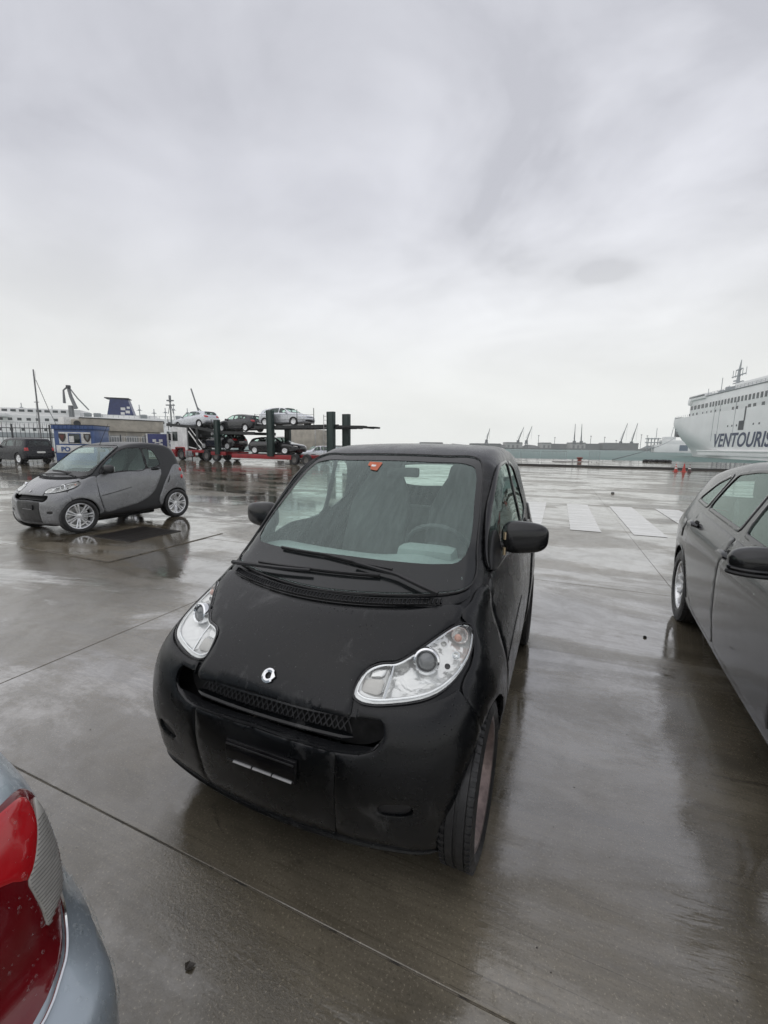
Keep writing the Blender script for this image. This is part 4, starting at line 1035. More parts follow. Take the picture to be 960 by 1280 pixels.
# large off-road estate
SU_PROF = [(-2.0, .28), (-2.2, .30), (-2.26, .45), (-2.27, .65), (-2.24, .85), (-2.1, .98), (-1.6, 1.06), (-1.2, 1.10), (-1.05, 1.14), (-.8, 1.32), (-.5, 1.56), (-.35, 1.67), (0, 1.74), (.6, 1.78), (1.3, 1.77), (1.9, 1.74),
           (2.08, 1.68), (2.17, 1.45), (2.24, 1.15), (2.28, .9), (2.31, .65), (2.28, .45), (2.1, .33), (1.4, .28), (0, .26), (-1.4, .27)]
SU_PLAN = [(-2.4, .72), (-2.15, .85), (-1.7, .93), (-1.0, .945), (0, .95), (1.2, .95), (1.9, .93), (2.2, .88), (2.4, .82)]
SU_SIDE = [(.2, .12), (.32, .03), (.5, .005), (.8, .0), (1.0, .01), (1.1, .03), (1.2, .06), (1.4, .12), (1.6, .175), (1.8, .23)]
suv = Shape(SU_PROF, SU_PLAN, SU_SIDE, bow=((0, .12), (2, .12)), rbow=((0, .08), (2, .08)), crown=.03, k=lambda y, z: .10 - .03 * sstep(.9, 1.3, z), ym=0.0)
SU = dict(axles=(-1.36, 1.36), r=.37, rim=.245, tw=.235, track=.81, arch=.425, seg=(-1.4, 1.5), zc=.85, style='alloy10', glass='dark_glass', rglass='dark_glass',
    windows=[('door_window', [(-.72, 1.17), (-.05, 1.185), (-.05, 1.60), (-.3, 1.61), (-.5, 1.48)]), ('rear_door_window', [(.06, 1.19), (.95, 1.20), (.95, 1.62), (.06, 1.62)]), ('quarter_window', [(1.07, 1.20), (1.85, 1.22), (1.78, 1.60), (1.07, 1.62)])],
    doors=[('front_door', [(-.95, 1.1), (-.95, .5), (-.85, .40), (-.02, .40), (.02, .5), (.02, 1.12)], (-.1, 1.02)), ('rear_door', [(.05, 1.12), (.05, .45), (.8, .42), (.95, .7), (1.05, .85), (1.05, 1.13)], (.92, 1.03))],
    ws=mir([(0, 1.18), (.66, 1.19), (.60, 1.6), (0, 1.65)]), wsz=1.1, rwin=mir([(0, 1.22), (.66, 1.23), (.62, 1.45), (.58, 1.58), (0, 1.60)]), rwz=1.1,
    mirror=(1.03, -.72, 1.20, .12, .09), cabin=(-.9, 1.8, .5, .75),
    lamps=[('tail_lamp', [(.70, .90), (.86, .90), (.88, 1.10), (.72, 1.12)], 'rear', 'red_lens', .006), ('tail_lamp_wrap', [(2.10, .90), (2.22, .90), (2.18, 1.11), (2.08, 1.11)], 'side', 'red_lens', .006), ('headlight', [(.5, .78), (.82, .78), (.82, .95), (.5, .95)], 'front', 'white_lens', .004)],
    side_trim=[([(-1.75, .36), (-.95, .36), (-.95, .44), (-1.0, .46), (-1.75, .46)], 'black_plastic', .006)],
    front=[('grille', mir([(0, .78), (.42, .78), (.42, .94), (0, .94)]), 'front', 'black_plastic', .004), ('rear_bumper', mir([(0, .42), (.84, .44), (.86, .62), (0, .62)]), 'rear', 'navy_dark', .02), ('plate', mir([(0, .74), (.26, .74), (.26, .86), (0, .86)]), 'rear', 'white_print', .008)])
# saloon of which only one tail corner is seen
SA_PROF = [(-1.9, .2), (-2.15, .25), (-2.25, .5), (-2.2, .68), (-1.9, .80), (-1.2, .92), (-.95, .97), (-.4, 1.24), (-.1, 1.36), (.3, 1.41), (.7, 1.38), (1.1, 1.25), (1.5, 1.03), (1.65, .985), (1.85, .965), (1.96, .93), (2.02, .86), (2.065, .74), (2.085, .645), (2.115, .615), (2.165, .60), (2.20, .565), (2.215, .47), (2.19, .34), (2.05, .24), (1.2, .19), (-1.2, .17)]
SA_PLAN = [(-2.4, .6), (-2.1, .74), (-1.6, .84), (-.8, .87), (.8, .875), (1.3, .872), (1.6, .862), (1.8, .835), (2.0, .785), (2.15, .74), (2.3, .68)]
SA_SIDE = [(.12, .14), (.22, .05), (.32, .015), (.45, .0), (.565, .0), (.605, .018), (.65, .03), (.72, .03), (.82, .045), (.9, .07), (.96, .10), (1.1, .17), (1.3, .28), (1.5, .36)]
saloon = Shape(SA_PROF, SA_PLAN, SA_SIDE, bow=((0, .2), (2, .15)), rbow=((0, .20), (2, .20)), crown=.04, k=.09, ym=0.0, sub=6, blur=1, res=.01)
SALP = (-2.667, .70, -112.5)
SA = dict(axles=(-1.36, 1.30), r=.31, rim=.205, tw=.195, track=.76, arch=.355, seg=(-1.4, 1.4), zc=.62, style='alloy10',
    windows=[('door_window', [(-.75, 1.0), (-.02, 1.0), (-.02, 1.30), (-.3, 1.27)]), ('rear_door_window', [(.07, 1.0), (.85, 1.0), (.70, 1.25), (.07, 1.31)])],
    doors=[('front_door', [(-.95, .88), (-.95, .4), (-.85, .32), (-.02, .32), (.02, .4), (.02, .95)], (-.1, .84)), ('rear_door', [(.04, .95), (.04, .34), (.7, .32), (.88, .5), (1.0, .7), (1.0, .95)], (.85, .85))],
    ws=mir([(0, 1.0), (.6, 1.01), (.5, 1.30), (0, 1.335)]), wsz=.97, rwin=mir([(0, 1.06), (.58, 1.07), (.48, 1.25), (0, 1.30)]), rwz=1.0, mirror=(.96, -.68, .98, .11, .07), cabin=(-.9, .70, .12, .68))
wrapf_setup(saloon, 1.4)
def saloon_lamps(e):
    U = lambda L: [(.6 * math.atan2(abs(x), y - 1.4), z) for x, y, z in L]
    red = U([(-.725, 1.870, .884), (-.745, 1.845, .872), (-.758, 1.838, .852), (-.762, 1.862, .820), (-.762, 1.885, .77), (-.758, 1.905, .73), (-.745, 1.932, .696), (-.739, 1.950, .663), (-.730, 1.965, .640), (-.711, 1.989, .626), (-.685, 2.011, .620), (-.640, 2.033, .615), (-.52, 2.06, .615), (-.44, 2.055, .64), (-.40, 2.04, .75), (-.42, 2.02, .85), (-.50, 1.98, .89), (-.62, 1.94, .893)])
    up = U([(-.62, 1.92, .885), (-.702, 1.885, .882), (-.738, 1.864, .868), (-.742, 1.893, .831), (-.726, 1.920, .808), (-.692, 1.952, .779), (-.665, 1.95, .80), (-.60, 1.97, .84)])
    rib = U([(-.752, 1.856, .847), (-.754, 1.892, .781), (-.750, 1.922, .731), (-.741, 1.938, .700), (-.720, 1.961, .688), (-.705, 1.971, .681), (-.700, 1.968, .715), (-.693, 1.959, .758), (-.692, 1.952, .777), (-.707, 1.942, .788), (-.726, 1.920, .808), (-.742, 1.893, .831)])
    for sd in (-1, 1):
        saloon.patch('tail_lamp', poly(red, 4), 'wrapr', M['red_deep'], e, off=.003, side=sd, sp=.03, lip=.004, thick=.02, step=.012); t = e.children[-1]
        saloon.patch('upper_lens', poly(up, 3), 'wrapr', M['red_lens'], t, off=.0065, side=sd, sp=.02, lip=.003, thick=.006, step=.01)
        saloon.patch('ribbed_lens', poly(rib, 3), 'wrapr', M['white_lens_dull'], t, off=.006, side=sd, sp=.02, lip=.002, thick=.005, step=.008)
        rb = MB(); ro = poly(rib, 4); lo, hi = ro.min(0), ro.max(0)
        for zz in np.arange(lo[1] + .004, hi[1], .0062):
            xs = np.linspace(lo[0], hi[0], 60); pp = np.stack([xs, zz - .35 * (xs - lo[0])], 1); pp = pp[inpoly(pp, np.asarray(ro))]
            if len(pp) > 3: rb.tube([Vector(v) for v in saloon.onto(pp[::3] if len(pp) > 8 else pp, 'wrapr', .0062, sd)], .0010, 4)
        o = rb.build('lens_ribs', M['rib_grey'], t); o['kind'] = 'stuff'
        edge = np.array(U([(-.738, 1.947, .700), (-.739, 1.950, .663), (-.730, 1.965, .638), (-.711, 1.989, .623), (-.685, 2.011, .617), (-.640, 2.033, .612), (-.52, 2.06, .612)]))
        MB().tube([Vector(v) for v in saloon.onto(smoothed(edge, False, 5), 'wrapr', .004, sd)], .0032, 6).build('chrome_trim', M['chrome'], t)
    bump = in_region(1000, U([(-.80, 1.70, .56), (-.80, 2.0, .50), (-.6, 2.2, .5), (-.6, 2.1, .6), (-.745, 1.95, .66), (-.75, 1.85, .66)]))
    beads('raindrops', saloon, e, M['water_bead'], bump, 'wrapr', -1, rng.gamma(1.6, .0008, len(bump)) + .0006)
    lampd = in_region(260, red); beads('raindrops', saloon, e, M['water_bead'], lampd, 'wrapr', -1, rng.gamma(2.0, .0006, len(lampd)) + .0006, .0065)
    tr_ = in_region(240, U([(-.76, 1.6, .90), (-.76, 1.86, .87), (-.70, 1.88, .90), (-.70, 1.6, .95)])); beads('raindrops', saloon, e, M['water_bead'], tr_, 'wrapr', -1, rng.gamma(1.6, .0007, len(tr_)) + .0006)
# ------------------------------------------------------------------ the wet concrete yard, the quay and the water
GA = R(-22.5)                                     # the yard's slab grid
GD = (math.cos(GA), math.sin(GA)); GN = (-math.sin(GA), math.cos(GA))
def G(g1, g2, z=0.0): return Vector((g1 * GD[0] + g2 * GN[0], g1 * GD[1] + g2 * GN[1], z))
def wet_top(t, c, h, r, pud):
    # water over stone: the share mirrored climbs steeply towards grazing sight
    nm = t.bump(h, .42, .0045); lw = t.n('ShaderNodeLayerWeight'); lw.inputs['Blend'].default_value = .5; t.l(nm, lw.inputs['Normal'])
    fr = t.math('ADD', t.math('MULTIPLY', t.math('POWER', lw.outputs['Facing'], 1.42), .94), t.ramp(pud, 0, 1, .055, .09))
    fr = t.math('MULTIPLY', fr, t.ramp(pud, 0, 1, .68, 1.0)); mo = t.noise(t.pos(False, (1, 1, 1)), 3.2, 7, .7, .5); fr = t.math('MULTIPLY', fr, t.ramp(mo, .35, .62, .80, 1.0))
    df = t.n('ShaderNodeBsdfDiffuse'); t.l(c, df.inputs['Color']); t.l(nm, df.inputs['Normal'])
    gl = t.n('ShaderNodeBsdfGlossy'); t.l(r, gl.inputs['Roughness']); t.l(nm, gl.inputs['Normal'])
    mx = t.n('ShaderNodeMixShader'); t.l(fr, mx.inputs[0]); t.l(df.outputs[0], mx.inputs[1]); t.l(gl.outputs[0], mx.inputs[2])
    return t.done(mx.outputs[0])
def concrete(name, base=(.158, .138, .102), ior=1.5, stri=1.0):
    t = NT(name); p = t.pos(False, (1, 1, 1), (0, 0, -GA))
    def sc(x, y, loc=(0, 0, 0)):
        m = t.n('ShaderNodeMapping'); t.l(p, m.inputs[0]); m.inputs['Scale'].default_value = (x, y, 1); m.inputs['Location'].default_value = loc; return m.outputs[0]
    big = t.noise(p, .16, 5, .6, .6); mid = t.noise(sc(.6, 1.5), .9, 8, .68, .4); fine = t.noise(p, 30, 8, .75); grit = t.noise(p, 120, 4, .7)
    broom = t.noise(sc(.9, 16), 2.4, 8, .7, .25); scr = t.noise(sc(.5, 30, (4, 0, 0)), 3.1, 4, .6, .1)
    c = t.mix(t.ramp(mid, .30, .72), tuple(x * .55 for x in base), tuple(x * 1.30 for x in base))
    c = t.mix(t.math('MULTIPLY', t.ramp(big, .45, .68), .6), c, (base[0] * .80, base[1] * .72, base[2] * .62))
    c = t.mix(t.math('MULTIPLY', t.ramp(broom, .46, .62), .34), c, tuple(x * .52 for x in base))
    c = t.mix(t.math('MULTIPLY', t.ramp(scr, .60, .70), t.math('MULTIPLY', t.ramp(mid, .35, .55), .75)), c, tuple(x * .40 for x in base))
    c = t.mix(t.math('MULTIPLY', t.ramp(fine, .54, .72), .60), c, tuple(x * .40 for x in base))
    c = t.mix(t.math('MULTIPLY', t.ramp(grit, .57, .68), .65), c, tuple(min(1, x * 2.1) for x in base))
    c = t.mix(t.math('MULTIPLY', t.ramp(grit, .45, .32), .55), c, tuple(x * .35 for x in base))
    blot = t.noise(sc(.7, 1.6, (3.7, 1.1, 0)), 2.3, 6, .65, 1.2)            # oil and tyre marks
    c = t.mix(t.math('MULTIPLY', t.ramp(blot, .65, .74), .6), c, tuple(x * .30 for x in base))
    blot2 = t.noise(sc(.8, 2.6, (9.7, 4.1, 0)), 5.5, 5, .6, .6)
    c = t.mix(t.math('MULTIPLY', t.ramp(blot2, .69, .75), .5), c, tuple(x * .35 for x in base))
    # film of water: sheets and puddles where the slab lies low, damp grain elsewhere
    pud = t.ramp(t.math('ADD', t.noise(sc(.55, 1.3), .55, 7, .62, .6), t.math('MULTIPLY', t.math('SUBTRACT', fine, .5), .10)), .44, .56)
    r = t.math('ADD', t.math('MULTIPLY', t.math('SUBTRACT', 1.0, pud), t.ramp(fine, .3, .7, .035, .10)), t.math('MULTIPLY', pud, .03))
    dry = t.math('ADD', t.math('ADD', t.math('MULTIPLY', broom, .22 * stri), t.math('MULTIPLY', fine, .85)), t.math('MULTIPLY', grit, .42))
    h = t.math('MULTIPLY', dry, t.math('SUBTRACT', 1.0, t.math('MULTIPLY', pud, .80)))
    v = t.voro(p, 13.0); ring = t.math('MULTIPLY', t.math('SINE', t.math('MULTIPLY', v.outputs['Distance'], 42.0)), t.ramp(v.outputs['Distance'], .0, .35, 1, 0))
    cs = t.n('ShaderNodeSeparateColor'); t.l(v.outputs['Color'], cs.inputs[0])
    ring = t.math('MULTIPLY', ring, t.math('MULTIPLY', t.ramp(cs.outputs[0], .72, .78), pud))   # rain dimples in the standing water
    h = t.math('ADD', h, t.math('MULTIPLY', ring, .035))
    h = t.math('ADD', h, t.math('MULTIPLY', t.noise(p, 1.3, 3, .5), .8))
    return wet_top(t, c, h, r, pud)
M['concrete'] = concrete('concrete')
M['concrete_patch'] = concrete('concrete_patch', (.20, .175, .13), stri=.5)
def joint_mat():
    t = NT('joint'); p = t.pos(False); c = t.mix(t.ramp(t.noise(p, 1.1, 5, .65), .34, .48), (.018, .017, .015), (.115, .10, .076)); c = t.mix(t.ramp(t.noise(p, 14, 4, .6), .5, .65), c, (.03, .028, .025))
    return t.done(t.bsdf(c, .5, 0, 1.4, t.bump(t.noise(p, 40, 4), .6, .01)))
M['joint'] = joint_mat()
M['kerb'] = plain('kerb', (.035, .033, .03), .5, bump=.2)
def paint_mark(name):
    t = NT(name); p = t.pos(False, (1, 1, 1), (0, 0, -GA)); pg = t.n('ShaderNodeMapping'); t.l(p, pg.inputs[0]); pg.inputs['Scale'].default_value = (.5, 6.0, 1)
    w = t.noise(pg.outputs[0], 2.2, 7, .7, .3); f = t.noise(p, 26, 5, .7); pud = t.ramp(w, .40, .62, .0, .35)
    c = t.mix(t.ramp(w, .40, .64), (.72, .72, .71), (.44, .435, .42)); c = t.mix(t.math('MULTIPLY', t.ramp(f, .58, .7), .5), c, (.34, .33, .31))
    return wet_top(t, c, t.math('ADD', t.math('MULTIPLY', w, .4), t.math('MULTIPLY', f, .6)), t.ramp(f, .3, .7, .06, .14), pud)
M['road_paint'] = paint_mark('road_paint')
def sea():
    t = NT('sea'); p = t.pos(False); pm_ = t.n('ShaderNodeMapping'); t.l(p, pm_.inputs[0]); pm_.inputs['Scale'].default_value = (1, .5, 1)
    h = t.math('ADD', t.noise(pm_.outputs[0], .5, 6, .6, .4), t.math('MULTIPLY', t.noise(pm_.outputs[0], .06, 3), 1.5))
    c = t.mix(t.ramp(t.noise(p, .012, 4), .35, .65), (.10, .165, .150), (.14, .205, .19))
    return t.done(t.bsdf(c, .5, 0, 1.22, t.bump(h, .9, .45)))
M['sea'] = sea()

gnd = mesh_obj('ground', [G(-420, -160, -.016), G(420, -160, -.016), G(420, 38, -.016), G(-420, 38, -.016)], [(0, 1, 2, 3)], M['joint_bed'] if 'joint_bed' in M else M['concrete'], None, False)
tag(gnd, kind='structure')
# one joint bed under the slabs in view so that the joints read dark
g1s = [-3.15 + 4.4 * k for k in range(-16, 12)]; g2s = [.95 - 4.05 * k for k in range(4, 0, -1)] + [.95, 4.98, 8.36, 12.42, 16.42, 20.45, 24.5, 28.55, 32.6, 36.6, 37.98]
bed = mesh_obj('joint_bed', [G(g1s[0], g2s[0], -.0035), G(g1s[-1], g2s[0], -.0035), G(g1s[-1], g2s[-1], -.0035), G(g1s[0], g2s[-1], -.0035)], [(0, 1, 2, 3)], M['joint'], gnd, False)
def slab_mesh(w, d, gap=.0045):
    bm = bmesh.new(); x, y = w / 2 - gap / 2, d / 2 - gap / 2; b = .0025; rows = []
    for xx, yy, z in ((x, y, -.008), (x, y, -b * .6), (x - b, y - b, 0.0)):
        rows.append([bm.verts.new((sx * xx, sy * yy, z)) for sx, sy in ((-1, -1), (1, -1), (1, 1), (-1, 1))])
    for a, b2 in zip(rows, rows[1:]):
        for i in range(4): bm.faces.new((a[i], a[(i + 1) % 4], b2[(i + 1) % 4], b2[i]))
    bm.faces.new(rows[-1]); me = bpy.data.meshes.new('concrete_slab'); bm.to_mesh(me); bm.free(); me.materials.append(M['concrete']); return me
cache = {}
for a, b in zip(g1s, g1s[1:]):
    for c, d in zip(g2s, g2s[1:]):
        ctr = G((a + b) / 2, (c + d) / 2)
        if ctr.y < -3 or abs(ctr.x) > 6 + ctr.y * 1.02: continue
        key = (round(b - a, 2), round(d - c, 2))
        if key not in cache: cache[key] = slab_mesh(*key)
        o = bpy.data.objects.new('concrete_slab', cache[key]); link(o, gnd)
        o.location = (ctr.x, ctr.y, random.uniform(-.0015, .0015)); o.rotation_euler = (random.uniform(-.0006, .0006), random.uniform(-.0006, .0006), GA)
# patched square with the drain cover by the grey car
def gbox(mb, a0, a1, b0, b1, z0, z1):
    c = G((a0 + a1) / 2, (b0 + b1) / 2, (z0 + z1) / 2); return mb.box(c, (a1 - a0, b1 - b0, z1 - z0), Matrix.Rotation(GA, 3, 'Z'))
pb = MB(); gbox(pb, -7.09, -5.18, 3.39, 5.36, -.004, .006); pbo = pb.build('patch_joint', M['joint'], gnd, False)
pb = MB(); gbox(pb, -7.07, -5.20, 3.41, 5.34, -.004, .010); pb.build('concrete_patch', M['concrete_patch'], gnd, False)
dg = empty('drain_cover', G(-6.40, 4.70, .010), GA); tag(dg, 'dark square drain cover of iron bars set in a concrete patch', 'drain cover')
fr = MB(); s = .45
for a in (-1, 1):
    fr.box((a * s, 0, .004), (.035, 2 * s + .035, .010)); fr.box((0, a * s, .004), (2 * s - .036, .035, .010))
fr.build('frame', M['iron'], dg, False)
mesh_obj('pit_shade', [(-s, -s, .0008), (s, -s, .0008), (s, s, .0008), (-s, s, .0008)], [(0, 1, 2, 3)], M['dark_void'], dg, False)  # flat near-black sheet in place of the shaded depth below the bars
bar = MB().box((0, 0, .004), (2 * s - .04, .020, .008)).build('bar', M['iron'], dg, False)
for k in range(24):
    o = bar if k == 0 else bar.copy()
    if k: link(o, dg)
    o.location = (0, -s + .035 + k * .036, 0)
# zebra crossing: stripes run from joint to joint
zb = empty('zebra_crossing', G(1.5, 10.4), GA); zb['kind'] = 'structure'
for k in range(-1, 7):
    x0 = .30 + 1.035 * k - 1.5; w = .515; n = 26; V = []; F = []
    for i in range(n + 1):
        y = -2.0 + 4.0 * i / n
        V += [(x0 + random.uniform(-.004, .004), y, .0042), (x0 + w + random.uniform(-.004, .004), y, .0042)]
    F = [(2 * i, 2 * i + 1, 2 * i + 3, 2 * i + 2) for i in range(n)]
    mesh_obj('stripe', V, F, M['road_paint'], zb, False)
# kerb, raised apron and quay wall
ap = MB(); gbox(ap, -420, 420, 38.35, 57.5, -4.0, .125); apo = ap.build('quay_apron', M['concrete'], None, False); apo['kind'] = 'structure'
kb = MB()
for k in range(-40, 22): gbox(kb, k * 2.0, k * 2.0 + 1.985, 38.0, 38.345, -.2, .132)
o = kb.build('quay_kerb', M['kerb'], None, False); o['kind'] = 'structure'
w = mesh_obj('sea', [G(-4000, 57.0, -1.8), G(4000, 57.0, -1.8), G(4000, 6000, -1.8), G(-4000, 6000, -1.8)], [(0, 1, 2, 3)], M['sea'], None, False); w['kind'] = 'structure'
# loose grit and scraps lying on the slabs near the camera
gb = MB()
for _ in range(130):
    y = .5 + 7 * random.random() ** 1.5; x = random.uniform(-.95, .95) * (y + .6); r_ = random.uniform(.0012, .0042)
    V = [(x + r_ * random.uniform(.6, 1.3) * math.cos(a), y + r_ * random.uniform(.6, 1.3) * math.sin(a), .001) for a in (0, 1.3, 2.5, 3.8, 5.1)]
    gb.add(V + [(x, y, .001 + r_ * .7)], [(0, 1, 5), (1, 2, 5), (2, 3, 5), (3, 4, 5), (4, 0, 5)])
o = gb.build('grit', M['grit'], None, False); o['kind'] = 'stuff'
lf = MB()
lc = Vector((-.56, .98, .004))
for a, b in ((R(35), .030), (R(80), .024)):
    d = Vector((math.cos(a), math.sin(a), 0)); q = Vector((-d.y, d.x, 0))
    lf.add([lc, lc + d * b * .5 + q * b * .35 + Vector((0, 0, .006)), lc + d * b, lc + d * b * .5 - q * b * .35 + Vector((0, 0, .004))], [(0, 1, 2), (0, 2, 3)])
lo = lf.build('dead_leaf', M['leaf'], None, False); tag(lo, 'small dark dead leaf lying on the wet concrete by the silver bumper', 'leaf')
# ------------------------------------------------------------------ the cars near the camera
build_smart('matt black two-seat city car with an orange sticker in its windscreen, nearest the camera', 'car', 'two-seat city cars', HERO, 'satin_black', 'satin_black', 'satin_black', ((.281, .222, .118), (.286, .222, .17), 'steel', 'rusty_steel'), -1, True)
grey = build_smart('grey two-seat city car with bright alloy wheels standing beside the drain cover', 'car', 'two-seat city cars', GREY, 'grey_paint', 'dark_cell', 'grey_lower', ((.288, .215, .175), (.292, .215, .195), 'alloy7', 'silver_alloy'), -7, False)
MB().tube([(.08, -.06, 1.455), (.08, .02, 1.62), (.08, .14, 1.86)], [.006, .004, .003], 5).build('aerial', M['black_plastic'], grey)
glf = build_car('parked_car', 'dark grey five-door hatchback beaded with rain, its door mirror nearest the camera', 'car', None, (2.82, 2.015, -26.9), hatch, HB, 'golf_grey')
sal = build_car('parked_car', 'silver-blue saloon of which only the rear corner with a red tail lamp shows', 'car', None, SALP, saloon, SA, 'silver_blue')
saloon_lamps(sal)
for reg, n in (([(-.9, .88), (1.3, .90), (1.5, 1.05), (-.7, .995)], 1100), ([(-.9, .6), (1.0, .6), (1.3, .88), (-.9, .88)], 300), ([(.9, 1.1), (1.6, 1.1), (1.3, 1.38), (.3, 1.42), (1.0, 1.34)], 260)):
    q_ = in_region(n, reg); beads('raindrops', hatch, glf, M['water_bead'], q_, 'side', -1, rng.gamma(1.8, .0007, len(q_)) + .0007, .003)
# ------------------------------------------------------------------ car transporter
TA = R(-30.04)
tr = empty('car_transporter', (-18.815, 38.646, 0), TA); tag(tr, 'long red and white car transporter with dark green posts and two loaded decks', 'truck')
def tbox(name, mat, boxes, parent=tr, bev=.02):
    b = MB()
    for c, d in boxes: b.box(c, d, None, bev)
    return b.build(name, mat, parent)
# local: x towards the tail, y to the far side, near flank at y=0
cab = MB()
cab.prism([(-1.42, .95), (-1.50, 1.5), (-1.40, 2.2), (-1.22, 2.95), (-1.0, 3.08), (.95, 3.10), (1.02, 2.9), (1.02, .9), (.62, .9), (.50, 1.15), (-.50, 1.15), (-.62, .9)], .05, 2.45, 'XZ')
cb = cab.build('cab', M['truck_white'], tr)
tbox('cab_window', M['dark_glass'], [((-.70, .04, 2.15), (.72, .03, .85))], cb); tbox('cab_window', M['dark_glass'], [((-1.42, 1.25, 2.25), (.10, 2.1, .85))], cb)
tbox('mirror', M['black_plastic'], [((-1.25, -.14, 2.1), (.08, .22, .62)), ((-1.2, -.06, 2.5), (.05, .2, .04))], cb)
tbox('bumper', M['truck_red'], [((-1.42, 1.25, .55), (.32, 2.46, .62)), ((-.98, .12, .62), (.62, .30, .72)), ((.85, .12, .62), (.5, .30, .6))], cb, .05)
tbox('mudguard', M['truck_red'], [((0, .14, 1.14), (1.25, .42, .10)), ((-.6, .14, .95), (.10, .42, .4)), ((.6, .14, .95), (.10, .42, .4))], cb, .03)
tbox('headlight', M['white_lens'], [((-1.59, .4, .62), (.03, .35, .2)), ((-1.59, 2.1, .62), (.03, .35, .2))], cb, .01)
tbox('steps', M['steel'], [((.95, .0, .55), (.34, .12, .66)), ((1.45, .05, .62), (.5, .2, .5))], cb)
tbox('chassis', M['truck_red'], [((2.6, 1.25, .80), (5.0, .9, .22)), ((5.9, 1.25, .72), (2.0, 1.2, .3)), ((2.2, .06, .84), (2.2, .10, .24)), ((5.2, .06, .70), (1.9, .1, .3))])
tbox('low_deck', M['truck_red'], [((10.2, 1.25, .60), (6.6, 2.46, .16)), ((10.2, .03, .55), (6.6, .06, .34)), ((13.9, 1.25, .62), (2.4, 1.2, .24))])
tbox('side_rail', M['white_print'], [((10.0, -.03, .32), (6.2, .05, .10))])
tbox('lower_track', M['truck_dark'], [((4.6, .45, .98), (5.4, .5, .08)), ((4.6, 2.05, .98), (5.4, .5, .08)), ((10.6, .45, .72), (6.6, .5, .06)), ((10.6, 2.05, .72), (6.6, .5, .06))])
for x0, z0, x1, z1 in ((-1.9, 3.24, 1.9, 2.98), (1.9, 2.98, 5.6, 2.46), (5.6, 2.46, 9.6, 2.38), (9.6, 2.86, 17.9, 2.84), (17.9, 2.84, 19.9, 2.79)):
    b = MB(); L_ = math.hypot(x1 - x0, z1 - z0); a = math.atan2(z1 - z0, x1 - x0); thin = x0 > 17
    for y in (.1, 2.4): b.box(((x0 + x1) / 2, y, (z0 + z1) / 2), (L_, .12, .12 if thin else .24), Matrix.Rotation(-a, 3, 'Y'))
    for y in (.5, 2.0): b.box(((x0 + x1) / 2, y, (z0 + z1) / 2 + .04), (L_, .46, .05), Matrix.Rotation(-a, 3, 'Y'))
    for k in range(int(L_ / .9)): b.box((x0 + (x1 - x0) * (k + .5) / int(L_ / .9), 1.25, (z0 + z1) / 2 - .05), (.08, 2.3, .10))
    b.build('upper_deck', M['truck_dark'], tr)
for x, y, z0, z1, w_ in ((5.25, .0, .6, 3.52, .5), (11.45, .0, .6, 4.12, .62), (17.33, .0, .62, 3.84, .60), (5.25, 2.5, .6, 3.4, .4), (10.92, 2.5, .6, 3.0, .5), (16.88, 2.5, .6, 3.86, .62)):
    b = MB(); b.box((x, y, (z0 + z1) / 2), (w_, .28, z1 - z0), None, .02)
    for sx in (-1, 1): b.box((x + sx * w_ * .38, y - .15, (z0 + z1) / 2), (.07, .04, z1 - z0 - .02))
    b.build('post', M['truck_green'], tr)
b = MB()
for a in ((1.25, .05, 1.2), (1.25, 2.45, 1.2)):
    b.tube([a, (2.9, a[1], .95)], .05, 6); b.tube([(1.3, a[1], 2.6), (3.0, a[1], 1.0)], .06, 6); b.tube([(1.5, a[1], 2.9), (3.3, a[1], 1.3)], .04, 6)
b.build('strut', M['white_print'], tr)
tbox('headboard', M['truck_dark'], [((1.2, 1.25, 1.9), (.12, 2.4, 2.1)), ((2.1, 1.25, 2.2), (1.7, 2.2, .2)), ((2.5, .1, 1.9), (.3, .2, 1.9))])
b = MB()
for s_ in (16.72, 17.02): b.tube([(s_, -.05, .9), (s_, -.05, 3.65)], .025, 6)
for k in range(10): b.tube([(16.72, -.05, 1.1 + k * .27), (17.02, -.05, 1.1 + k * .27)], .018, 5)
b.build('ladder', M['steel'], tr)
b = MB()
for s_, zt in ((-1.7, 4.0), (4.4, 3.6), (9.7, 3.9), (14.1, 4.1), (15.7, 4.15)): b.tube([(s_, .1, 2.7), (s_, .1, zt)], .028, 5)
b.tube([(9.7, .1, 3.85), (14.1, .1, 3.75), (15.7, .1, 3.7)], .010, 4); b.tube([(9.7, .1, 3.4), (15.7, .1, 3.35)], .010, 4)
b.build('guard_rail', M['truck_dark'], tr)
for s_, r_ in ((.03, .50), (3.55, .48), (4.80, .48), (13.76, .40), (14.92, .40)):
    for sd, y in ((-1, .18), (1, 2.32)):
        wheel(tr, (s_, y, r_), r_, r_ * .56, .30, 'plain', sd, (M['rubber'], M['wheel_grey']), R(90), 28)
def on_truck(s_, y, z): return Vector((-18.815, 38.646, 0)) + Matrix.Rotation(TA, 3, 'Z') @ Vector((s_, y, z))
